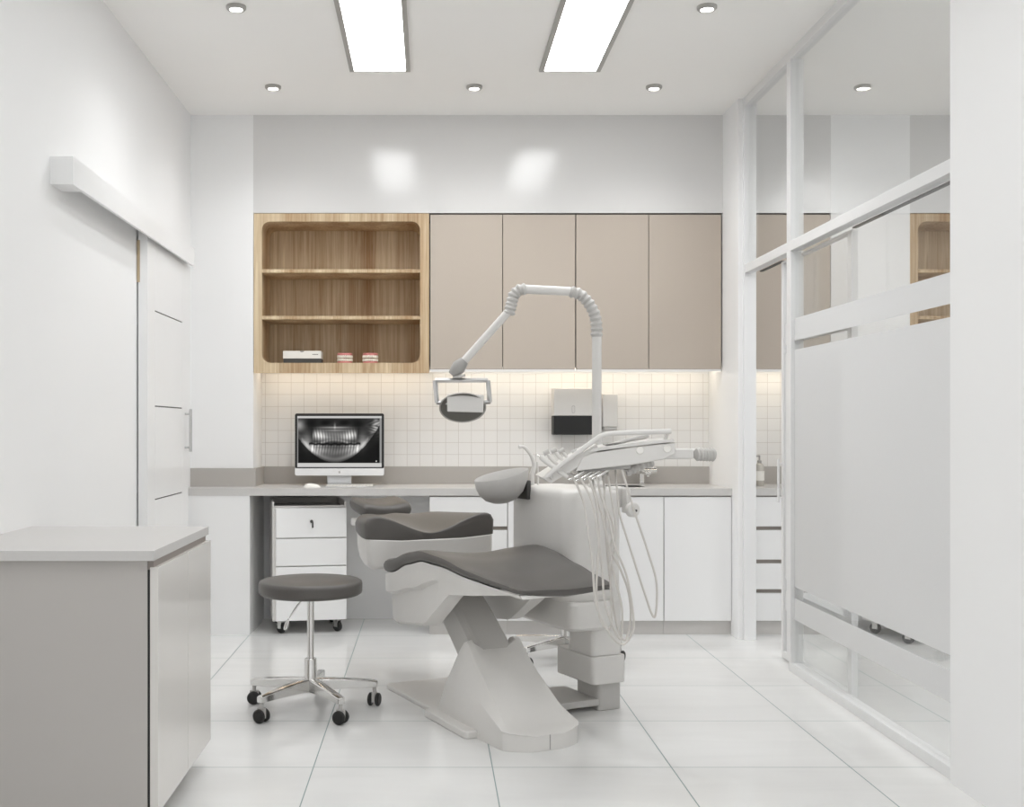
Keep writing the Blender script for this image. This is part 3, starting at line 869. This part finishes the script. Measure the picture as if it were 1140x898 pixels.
# moulded base cover
def cover_loop(t, hb, ht, lip, h, hc):
    return [(-hb, t, 0), (-hb, t, lip), (-(hb + ht) / 2 - .012, t, lip + (h - lip) * .55), (-ht, t, h * .985), (-ht * .8, t, h), (-ht * .45, t, hc), (0, t, hc),
            (ht * .45, t, hc), (ht * .8, t, h), (ht, t, h * .985), ((hb + ht) / 2 + .012, t, lip + (h - lip) * .55), (hb, t, lip), (hb, t, 0)]
b = B()
loft(b, [cover_loop(-.062, .050, .045, .052, .056, .056), cover_loop(-.048, .095, .088, .058, .064, .064), cover_loop(-.022, .138, .128, .060, .070, .072),
         cover_loop(.004, .157, .142, .062, .076, .080), cover_loop(.06, .161, .130, .062, .108, .118), cover_loop(.14, .164, .122, .06, .160, .176),
         cover_loop(.23, .166, .118, .058, .218, .236), cover_loop(.30, .166, .116, .056, .270, .272), cover_loop(.352, .165, .115, .055, .316, .290),
         cover_loop(.372, .165, .113, .055, .326, .272), cover_loop(.40, .165, .112, .055, .316, .235), cover_loop(.44, .163, .112, .055, .275, .225),
         cover_loop(.49, .160, .112, .05, .205, .18), cover_loop(.53, .156, .115, .03, .11, .10), cover_loop(.57, .150, .125, .008, .012, .012)])
o = obj('base_cover', b, 'plast', t_, smooth=42, **K)
o.modifiers.new('bevel', 'BEVEL').width = .006
o.modifiers['bevel'].segments = 3; o.modifiers['bevel'].angle_limit = R(30)
b = B(); box(b, -.0018, .0018, -.0635, -.055, .003, .056); obj('seam', b, 'greyp', t_, **K)

# lift arm
b = B(); loops = []
for k in range(13):
    u = k / 12
    t = .24 + .62 * u
    z = .10 + .44 * u + .035 * math.sin(PI * u)
    hw = .088 - .010 * u
    dx, dz = .62, .44 + .035 * PI * math.cos(PI * u)
    n = Vector((-dz, dx)).normalized()
    th = .075 - .015 * u
    loops.append([(x, t + n.x * s, z + n.y * s) for x, s in ((-hw, -th), (hw, -th), (hw, th * .7), (hw * .82, th), (-hw * .82, th), (-hw, th * .7))])
loft(b, loops)
obj('lift_arm', b, 'plast2', t_, bevel=.006, **K)

# seat
S0, S1 = .86, -.176
TOP = [(0, .605), (.10, .622), (.24, .662), (.38, .684), (.52, .672), (.70, .640), (.88, .616), (1, .603)]
BOT = [(0, .538), (.10, .555), (.24, .602), (.38, .630), (.52, .626), (.70, .604), (.88, .588), (1, .578)]
HWS = [(0, .262), (.06, .272), (.4, .272), (.7, .245), (.9, .212), (.97, .200), (1, .188)]
def cushion(bm, s_list, T, HW, top, bot, dip, endr=.02):
    loops = []
    for s in s_list:
        t = T(s); hw = interp(HW, s); zt = interp(top, s); zb = interp(bot, s)
        e = min(s, 1 - s) / endr
        k = 1 if e >= 1 else math.sqrt(max(.04, 1 - (1 - e) ** 2))
        mid = (zt + zb) / 2; h = (zt - zb) / 2 * k
        lp = []
        n = 14
        for i in range(n + 1):                                  # over the top from one wing to the other
            x = -1 + 2 * i / n
            edge = (1 - abs(x) ** 8) ** .5 if abs(x) < 1 else 0
            d = dip * (1 - abs(x) ** 1.8) * k * min(1, s * 6 + .25)
            lp.append((hw * x, t, mid + h * max(.62, edge) - d))
        lp.append((hw, t, mid - h * .55))
        for i in range(n + 1):                                  # back along the underside
            x = 1 - 2 * i / n
            lp.append((hw * x * .965, t, mid - h - (dip * .8 * (1 - abs(x) ** 2) * k * min(1, s * 6 + .25)) * .8))
        lp.append((-hw, t, mid - h * .55))
        loops.append(lp)
    return loft(bm, loops)
ss = [0, .006, .015, .03] + [.03 + .94 * k / 26 for k in range(1, 27)] + [.985, .994, 1]
b = B(); cushion(b, ss, lambda s: S0 + (S1 - S0) * s, HWS, TOP, BOT, .034)
obj('seat_cushion', b, 'leather', t_, smooth=50, sub=1, **K)

# moulded shell under the seat: two deep cheeks joined by a roof
BT = [(-.165, .575), (-.05, .560), (.10, .540), (.285, .520), (.40, .440), (.522, .362), (.62, .350), (.80, .330), (.862, .328)]
b = B(); loops = []
for k in range(33):
    t = -.165 + (.862 + .165) * k / 32
    s = (t - S0) / (S1 - S0); s = min(1, max(0, s))
    top = interp(BOT, s) - .004; hw = interp(HWS, s) * .955
    def lint(tab, x):
        for (a, va), (c, vc) in zip(tab, tab[1:]):
            if x <= c: return va + (vc - va) * (x - a) / (c - a)
        return tab[-1][1]
    bot = min(lint(BT, t), top - .014)
    roof = max(bot + .002, min(top - .02, .515))
    deep = max(0, min(1, (.52 - bot) / .15))
    mid = top - (top - bot) * (.42 if deep > 0 else .5)
    hi = hw - .008 - .022 * deep
    ci = hw * .97 - .075 - .02 * deep
    loops.append([(-hw, t, top), (-hw + .002, t, mid + .012), (-hi, t, mid), (-hi + .006, t, bot + .012 * deep), (-hi + .02, t, bot), (-ci, t, bot + .0005), (-ci + .012, t, roof - .0005), (0, t, roof),
                  (ci - .012, t, roof - .0005), (ci, t, bot + .0005), (hi - .02, t, bot), (hi - .006, t, bot + .012 * deep), (hi, t, mid), (hw - .002, t, mid + .012), (hw, t, top), (0, t, top - .03 if s < .9 else top - .008)])
loft(b, loops)
obj('seat_shell', b, 'plast', t_, smooth=40, **K)
b = B(); tube(b, [(-.15, .70, .50), (.15, .70, .50)], .03, 20); obj('pivot', b, 'dark', t_, **K)

# backrest
def back_loops(scale, z_lo, z_hi, bottom):
    loops = []
    rows = [(.935, .296, .86), (.937, .303, .93), (.942, .308, .98), (.952, .310, 1), (.98, .310, 1), (1.015, .306, 1), (1.05, .300, 1), (1.14, .278, 1), (1.18, .264, 1), (1.22, .248, 1), (1.26, .228, 1), (1.30, .205, .95), (1.33, .185, .85), (1.35, .165, .68), (1.36, .148, .45)]
    for t, hw, k in rows:
        rise = .048 * ((t - .935) / .425) ** 1.2
        base = .667 + rise
        lp = []
        n = 44
        for i in range(n + 1):
            x = -1 + 2 * i / n
            wing = .088 * (.5 - .5 * math.cos(PI * abs(x) ** .9)) * (1 - .80 * (t - .935) / .425)
            edge = (1 - abs(x) ** 10) ** .5 if abs(x) < 1 else 0
            zt = base + .022 * k + wing * k - (1 - edge) * .040 * k + .018 * math.exp(-((x) / .35) ** 2) * max(0, (t - 1.0) / .36)
            lp.append((hw * x, t, zt))
        for i in range(n + 1):
            x = 1 - 2 * i / n
            lp.append((hw * x * .99, t, base - .004 - .004 * k + (.012 * abs(x) ** 4 if abs(x) < 1 else .012)))
        loops.append(lp)
    return loops
b = B(); loft(b, back_loops(1, 0, 0, 0)); obj('backrest_cushion', b, 'leather', t_, smooth=48, **K)
b = B(); loops = []
for t, hw, dp in ((.930, .290, .112), (.945, .303, .124), (1.00, .300, .124), (1.08, .285, .112), (1.16, .262, .095), (1.24, .228, .075), (1.31, .185, .055), (1.35, .150, .035)):
    base = .664 + .048 * max(0, (t - .935) / .425) ** 1.2
    loops.append([(hw, t, base + .006), (hw * .995, t, base - dp * .55), (hw * .975, t, base - dp * .88), (hw * .90, t, base - dp), (-hw * .90, t, base - dp),
                  (-hw * .975, t, base - dp * .88), (-hw * .995, t, base - dp * .55), (-hw, t, base + .006), (-hw * .5, t, base - .004), (hw * .5, t, base - .004)])
loft(b, loops)
obj('backrest_shell', b, 'plast', t_, smooth=40, bevel=.004, **K)
b = B(); box(b, -.16, .16, .80, 1.02, .47, .56); obj('hinge_block', b, 'plast2', t_, bevel=.008, **K)

# headrest
b = B(); loops = []
for u, k in ((-1, .45), (-.92, .8), (-.75, 1), (-.35, 1), (0, 1), (.35, 1), (.75, 1), (.92, .8), (1, .45)):
    t = 1.545 + .105 * u
    hw = .136 * (1 - .12 * abs(u) ** 4)
    lp = []
    for i in range(13):
        x = -1 + 2 * i / 12
        edge = (1 - abs(x) ** 6) ** .5 if abs(x) < 1 else 0
        lp.append((hw * x + .008, t, .752 + .030 * k * max(.25, edge) + .026 * abs(x) ** 2 * k - .010 + .03 * (u + 1) / 2))
    for i in range(13):
        x = 1 - 2 * i / 12
        lp.append((hw * x * .98 + .008, t, .738 - .036 * k + .022 * abs(x) ** 2 + .03 * (u + 1) / 2))
    loops.append(lp)
loft(b, loops)
obj('headrest_cushion', b, 'leather', t_, smooth=55, sub=1, **K)
b = B(); prism(b, rrect(-.122, .118, 1.455, 1.63, .03, 4), 'z', .672, .706); box(b, -.035, .035, 1.30, 1.50, .680, .700)
obj('headrest_support', b, 'plast', t_, bevel=.005, **K)

# ------------------------------------------------------------------ dental unit standing on the far side of the chair
u_ = thing('dental_unit', 'tall white dental unit with spittoon bowl standing beside the chair', 'dental unit', CH, CA)
b = B()
prism(b, rrect(.462, .575, .33, .50, .018, 5), 'z', 0, .112)
obj('foot', b, 'plast2', u_, bevel=.003, **K)
b = B(); box(b, .214, .47, .335, .60, .020, .047); box(b, .30, .47, .40, .58, .0, .020); obj('foot_plate', b, 'plast2', u_, bevel=.003, **K)
b = B(); prism(b, rrect(.415, .578, .300, .585, .022, 6), 'z', .113, .2255); obj('column_collar', b, 'plast', u_, bevel=.005, **K)
b = B(); prism(b, rrect(.422, .566, .312, .50, .020, 6), 'z', .2255, .47); obj('column', b, 'plast', u_, bevel=.002, **K)
b = B(); loops = []
for z, i in ((.336, .03), (.340, .012), (.352, .0), (.44, .0), (.452, .008)):
    sh = [(x, y) for x, y in rrect(.297 + i, .52 - i, .268 + i, .79 - i, .045, 6)]
    loops.append([(x, y, z - (0.0 if z > .36 else .010 * math.sin(PI * max(0, min(1, (y - .27) / .52))))) for x, y in sh])
loft(b, loops)
obj('lower_housing', b, 'plast', u_, smooth=40, **K)
b = B(); loops = []
for z, i in ((.44, .004), (.452, .0), (.86, .0), (.880, .003), (.892, .010), (.899, .024), (.902, .045)):
    loops.append([(x, y, z) for x, y in rrect(.300 + i, .572 - i, .305 + i, .785 - i, .055, 8)])
loft(b, loops)
obj('housing', b, 'plast', u_, smooth=50, **K)
b = B(); box(b, .50, .60, .33, .40, .82, .905); obj('side_block', b, 'plast', u_, bevel=.008, **K)
# hook with round holder
b = B(); box(b, .570, .590, .29, .325, .80, .90); obj('hook_bracket', b, 'plast', u_, bevel=.004, **K)
b = B(); lathe(b, [(.0001, -.014), (.026, -.014), (.030, -.009), (.030, .009), (.026, .014), (.0001, .014)], (.585, .27, .815), 28, Matrix.Rotation(R(90), 3, 'X'))
dk = obj('hose_disc', b, 'plast', u_, **K)
b = B(); lathe(b, [(.0001, 0), (.005, 0), (.005, .004), (.0001, .004)], (.592, .256, .812), 14, Matrix.Rotation(R(90), 3, 'X')); obj('disc_pin', b, 'dark', dk, **K)
# spittoon bowl and its two filling spouts
bw, bt_ = .190, .66
b = B()
prof_o = [(.0001, .828), (.030, .829), (.062, .842), (.088, .870), (.103, .905), (.110, .945), (.108, .949), (.104, .945), (.097, .905), (.082, .874), (.056, .850), (.0001, .842)]
loops = []
for r, z in prof_o:
    loops.append([(bw + max(r, 1e-4) * math.cos(q) * (1.12 if math.cos(q) > 0 else 1), bt_ + max(r, 1e-4) * math.sin(q), z + .028 * (z - .82) / .13 * math.cos(q)) for q in [k * 2 * PI / 40 for k in range(40)]])
loft(b, loops)
obj('spittoon_bowl', b, 'plast2', u_, smooth=55, **K)
b = B(); box(b, .285, .305, .60, .72, .845, .925); obj('bowl_gap_shade', b, 'dark', u_, bevel=.004, **K)  # dark block coloured as the shaded gap between bowl and housing
b = B()
bs = (.345, .665)
tube(b, spline([(bs[0], bs[1], .885), (bs[0], bs[1], .94), (bs[0] + .012, bs[1], .985), (bs[0] - .004, bs[1], 1.03), (bs[0] - .035, bs[1], 1.062), (bs[0] - .055, bs[1], 1.066)], 6),
     [.013 - .0075 * k / 30 for k in range(31)], 14)
tube(b, [(bs[0] - .052, bs[1], 1.0655), (bs[0] - .062, bs[1], 1.064)], .008, 14)
obj('bowl_spout', b, 'plast', u_, smooth=60, **K)
b = B(); tube(b, spline([(.375, .665, .89), (.376, .665, .95), (.372, .665, 1.0)], 5), .0045, 10); obj('cup_filler', b, 'plast', u_, smooth=60, **K)

# ------------------------------------------------------------------ operating lamp on its pole
PX, PY = .6855, 4.623
lamp = thing('operating_lamp', 'white dental operating lamp on a bent arm with ribbed joints', 'lamp', (PX, PY, .9025))
q = lambda x, y, dy=0.0: at(x, y, PY + dy)
zb_ = q(664, 374).z
b = B(); tube(b, [(PX, PY, .9025), (PX, PY, zb_)], .0195, 24); lathe(b, [(.0001, .9025), (.034, .9025), (.034, .915), (.021, .93), (.0001, .93)], (PX, PY, 0), 28)
obj('pole', b, 'plast', lamp, **{})
def bellows(name, path, r, parent, n=9, mat='plast2', seg=20):
    pts = spline(path, 14)
    # resample evenly, radius rippling along the way
    L_ = [0]
    for a, c in zip(pts, pts[1:]): L_.append(L_[-1] + (c - a).length)
    N_ = n * 6
    P2, R2 = [], []
    for k in range(N_ + 1):
        d = L_[-1] * k / N_
        i = max(j for j in range(len(L_)) if L_[j] <= d + 1e-9); i = min(i, len(pts) - 2)
        f = (d - L_[i]) / max(1e-9, L_[i + 1] - L_[i])
        P2.append(pts[i].lerp(pts[i + 1], f))
        ph = (k % 6) / 6
        R2.append(r * (.93 + .27 * (1 - abs(2 * ph - 1))))
    b = B(); tube(b, P2, R2, seg)
    return obj(name, b, mat, parent, smooth=20)
bellows('ribbed_joint', [q(664.2, 375), q(664, 362), q(661.5, 349), q(655, 337), q(646, 328), q(634.5, 324.3)], .0215, lamp, 11)
b = B(); tube(b, [q(634.8, 324.3), q(585, 321.8)], .0185, 22); obj('upper_arm', b, 'plast', lamp)
bellows('ribbed_joint', [q(585.5, 321.8), q(578, 323), q(572, 329), q(569.5, 338), q(566.5, 350)], .0215, lamp, 8)
b = B(); tube(b, [q(567.5, 345), q(513, 406)], .0165, 22); obj('lower_arm', b, 'plast', lamp)
b = B()
d_ = (q(513, 406) - q(567.5, 345)).normalized()
p0 = q(517, 401.5)
tube(b, [p0, p0 + d_ * .035, p0 + d_ * .060, p0 + d_ * .078], [.020, .030, .024, .017], 20)
obj('swivel_joint', b, 'greyp', lamp)
b = B(); tube(b, [q(509, 413), q(512, 421)], .012, 18); tube(b, [q(511, 417.5), q(511.5, 420)], .026, 20); obj('swivel_collar', b, 'plast2', lamp)
# grab frame: a closed square bar loop
def bar(bm, a, c, r, d=None):
    return tube(bm, [a, c], r, 4)
b = B()
fr = [q(486.5, 448, -.01), q(484.3, 423.2), q(543.3, 423.2), q(545.2, 447.5, -.01)]
for a, c in zip(fr, fr[1:]): bar(b, a, c, .0105)
bar(b, fr[0] + Vector((-.004, 0, 0)), fr[0] + Vector((.030, 0, 0)), .0095); bar(b, fr[3] + Vector((.004, 0, 0)), fr[3] + Vector((-.026, 0, 0)), .0095)
obj('grab_frame', b, 'alu', lamp, smooth=0, bevel=.002)
b = B(); tube(b, [q(491, 446.5, -.01), q(500, 447.5, -.01)], .012, 18); obj('side_pin', b, 'plast', lamp)
b = B()
hx0, hx1 = q(497.5, 0).x, q(537.5, 0).x
z1_, z0_ = q(0, 438.5).z, q(0, 459.5).z
loft(b, [[(hx0, PY - .062, z0_ + .004), (hx1, PY - .055, z0_ - .0), (hx1 + .002, PY - .055, z1_ - .004), (hx0, PY - .062, z1_)],
         [(hx0 + .004, PY + .05, z0_ + .012), (hx1 - .004, PY + .05, z0_ + .01), (hx1 - .004, PY + .05, z1_ - .008), (hx0 + .004, PY + .05, z1_ - .008)]])
obj('lamp_head', b, 'plast', lamp, bevel=.004)
# reflector dish tipped down and towards the viewer
cD = q(515, 452.0, .0)
Q = Matrix.Rotation(R(-38), 3, 'X')
b = B()
lathe(b, [(.0001, .010), (.05, .008), (.078, .002), (.094, -.010), (.097, -.010), (.097, -.006), (.080, .006), (.052, .013), (.0001, .016)], cD, 44, Q); obj('reflector', b, 'plast2', lamp, smooth=50)
b = B(); lathe(b, [(.0001, .003), (.055, .002), (.0905, -.0085), (.0905, -.0065), (.055, .004), (.0001, .005)], cD, 44, Q); obj('front_lens', b, 'lens', lamp, smooth=50)

# ------------------------------------------------------------------ instrument tray on a swing arm
TY = 3.90
tray = thing('instrument_tray', 'white dental instrument tray with tubular handle on a swing arm', 'instrument tray', at(700, 515, TY + .12))
p = lambda x, y, dy=0.0: at(x, y, TY + dy)
def poly(pts, dy=0.0):
    return [(p(x, y).x, p(x, y).z) for x, y in pts]
b = B(); prism(b, poly([(641, 524.5), (704, 517.2), (738, 511.5), (752, 505), (752, 492.5), (704, 497), (660, 504), (648, 509)]), 'y', TY, TY + .25); obj('body', b, 'plast', tray, bevel=.003)
b = B(); prism(b, poly([(603, 531.5), (613.5, 538), (652, 515.5), (668, 500), (664, 494)]), 'y', TY + .004, TY + .246); obj('sloping_front', b, 'plast', tray, bevel=.003)
b = B(); prism(b, poly([(655, 503), (661, 498.5), (704, 492.5), (750, 488.5), (750.5, 491.5), (704, 496.8)]), 'y', TY - .006, TY + .256); obj('top_plate', b, 'plast', tray, bevel=.002)
for dy in (-.014, .262):
    b = B(); tube(b, [p(608, 531, dy)] + spline([p(611, 527.5, dy), p(640, 506, dy), p(664, 488.5, dy), p(672, 484.2, dy), p(682, 482.4, dy), p(712, 481.2, dy), p(747, 480, dy)], 6), .0088, 16)
    b2 = b
    tube(b, [p(744, 480, dy), p(744, 481, dy + (.02 if dy < 0 else -.02)), p(740, 489.5, dy + (.02 if dy < 0 else -.02))], .006, 12)
    tube(b, [p(612, 529, dy), p(614, 532, dy + (.02 if dy < 0 else -.02))], .006, 12)
    obj('handle_bar', b, 'plast', tray, smooth=60)
for x, y in ((712.3, 501), (743, 499.3)):
    b = B(); lathe(b, [(.0001, -.004), (.0120, -.004), (.0135, 0), (.0135, .004), (.0001, .004)], p(x, y), 24, Matrix.Rotation(R(-90), 3, 'X')); obj('round_button', b, 'label', tray)
b = B(); prism(b, poly([(648, 526.5), (688, 522.5), (703, 521.5), (703, 517.2), (648, 523.8)]), 'y', TY + .01, TY + .22); obj('hose_block', b, 'greyp', tray, bevel=.002)
b = B(); tube(b, [p(684, 494.2, .05), p(700, 489.5, .05), p(716, 486.3, .05), p(722, 484.8, .05)], [.006, .007, .009, .006], 12); obj('brake_lever', b, 'plast2', tray, smooth=60)
b = B(); prism(b, poly([(676, 494.3), (692, 492), (692, 493.2), (676, 495.6)]), 'y', TY + .02, TY + .10); obj('key_pad', b, 'greyp', tray)
bellows('ribbed_boot', [p(727, 513.5, .10), p(718, 516.5, .10), p(705, 522, .10), p(697, 526, .10)], .0145, tray, 6)
b = B(); prism(b, [(z[0], z[1]) for z in rrect(p(739, 0).x, p(776, 0).x, p(0, 511.5).z, p(0, 499.5).z, .010, 4)], 'y', TY + .045, TY + .11); obj('arm_end', b, 'plast', tray, bevel=.006)
eb = p(775, 505.5, .08); ec_ = p(795, 506, .10)
bellows('elbow_joint', [eb, eb.lerp(ec_, .5), ec_], .0205, tray, 6)
b = B()
zl = 1.052
tube(b, spline([ec_ + Vector((-.01, .0, 0)), ec_ + Vector((-.004, .035, 0)), Vector((ec_.x - .03, ec_.y + .08, zl)), Vector((.74, 4.56, zl)), Vector((PX, PY, zl))], 6), .018, 18)
tube(b, [(PX, PY, zl - .035), (PX, PY, zl + .035)], .030, 22)
obj('swing_arm', b, 'plast', tray, smooth=60)

# hand instruments, each with its own hose
HP = [
    ('three-way syringe with thick pale body, first instrument on the tray', [(601.5, 508.5), (614, 518), (632, 531)], .0098, False,
     [(638, 531, 0), (650, 560, -.02), (656, 600, -.03), (659.5, 625, -.03), (664, 674, -.03), (681, 708, -.02), (693, 717, 0), (702, 708, .01), (705.5, 690, .01), (698, 642, .0), (684, 607, -.01), (677, 575, .0), (668, 548, .03), (665, 525, .06)]),
    ('slim dental handpiece with angled head, second instrument on the tray', [(608.5, 503.5), (617, 514), (641, 532)], .0062, True,
     [(646, 532, .0), (660, 562, -.02), (669, 620, -.02), (673, 667, -.02), (681, 694, -.01), (690, 711, 0), (692.5, 700, .01), (692, 674, .01), (684, 640, 0), (672, 580, .0), (663, 550, .03), (659, 526, .06)]),
    ('slim dental handpiece with angled head, third instrument on the tray', [(617, 501.5), (624.5, 510.5), (650, 531)], .0062, True,
     [(655, 531, 0), (664, 560, -.02), (667, 600, -.03), (664, 650, -.03), (667, 685, -.02), (676, 700, -.01), (681, 690, .01), (680, 640, .01), (686, 590, .0), (680, 550, .03), (676, 524, .06)]),
    ('slim dental handpiece with angled head, fourth instrument on the tray', [(625.5, 501.8), (632, 509), (660, 530)], .0062, True,
     [(664, 530, 0), (671, 556, -.02), (683, 586, -.02), (680, 612, -.02), (690, 632, -.02), (700, 660, -.01), (702, 690, 0), (696, 712, 0), (688, 700, .01), (681, 660, .02), (675, 600, .02), (673, 550, .04), (671, 524, .06)]),
    ('dental scaler at the end of the tray with the hose that swings farthest out', [(640, 503), (648, 511), (676, 529)], .0060, True,
     [(692, 522, .02), (699, 545, -.01), (709, 577, -.02), (722, 616, -.02), (731, 650, -.02), (728.5, 687, -.01), (716, 655, .0), (700, 605, .0), (690, 572, .01), (687, 545, .03), (685, 522, .06)]),
]
for k, (label, body, r, head, hose) in enumerate(HP):
    dy = .02 + .045 * k
    pts = [p(x, y, dy - .02) for x, y in body]
    h = thing('dental_handpiece', label, 'dental handpiece', pts[1], 0, 'instruments hanging on the tray')
    b = B()
    full = spline(pts, 8)
    tube(b, full, [r * (.62 + .38 * math.sin(PI * min(1, .15 + .85 * i / (len(full) - 1)))) for i in range(len(full))], 14)
    obj('instrument_body', b, 'plast', h, smooth=60)
    if head:
        d = (pts[0] - pts[1]).normalized()
        b = B(); tube(b, [pts[0] + Vector((-.010, 0, -.004)), pts[0] + Vector((.008, 0, .004))], .0088, 14); obj('instrument_head', b, 'plast2', h, smooth=60)
    else:
        b = B(); tube(b, [pts[0], p(599, 506.3, dy - .02), p(596, 506.5, dy - .02)], [.004, .002, .0016], 10); obj('syringe_tip', b, 'chrome', h, smooth=60)
    tail = full[-1]
    b = B(); hx, hy, hd = hose[0]
    start = p(hx, hy, hd)
    if k < 4:
        tube(b, [p(hx + 14, hy - 8, hd + .02), p(hx + 2, hy, hd), p(hx - 5, hy + 3, hd)], [.0055, .006, .0045], 12)
        obj('metal_coupling', b, 'chrome', h, smooth=60)
    else:
        b.free()
    b = B(); tube(b, spline([p(x, y, d2_ - .045 + .012 * k) for x, y, d2_ in hose], 9), .0040, 10)
    obj('hose', b, 'hose', h, smooth=60)

# ------------------------------------------------------------------ camera, light, view
cam = bpy.data.cameras.new('camera'); co = bpy.data.objects.new('camera', cam); C.objects.link(co)
co.location = (0, 0, H); co.rotation_euler = (R(90), 0, 0)
cam.sensor_fit = 'HORIZONTAL'; cam.sensor_width = 36.0; cam.lens = F / 1140 * 36
cam.shift_x = (570 - CX) / 1140; cam.shift_y = (CY - 449) / 1140
cam.clip_start = .05
sc = bpy.context.scene
sc.camera = co
w = bpy.data.worlds.new('world'); sc.world = w; w.use_nodes = True
w.node_tree.nodes['Background'].inputs[0].default_value = (1, 1, 1, 1); w.node_tree.nodes['Background'].inputs[1].default_value = WORLD
sc.view_settings.view_transform = 'Standard'; sc.view_settings.look = 'None'; sc.view_settings.gamma = 1; sc.view_settings.use_curve_mapping = False
sc.view_settings.exposure = EXPOSURE
cy = sc.cycles
cy.max_bounces = 14; cy.diffuse_bounces = 8; cy.glossy_bounces = 5; cy.transmission_bounces = 8; cy.transparent_max_bounces = 16
cy.caustics_reflective = False; cy.caustics_refractive = False; cy.sample_clamp_indirect = 4.0
cy.use_denoising = True
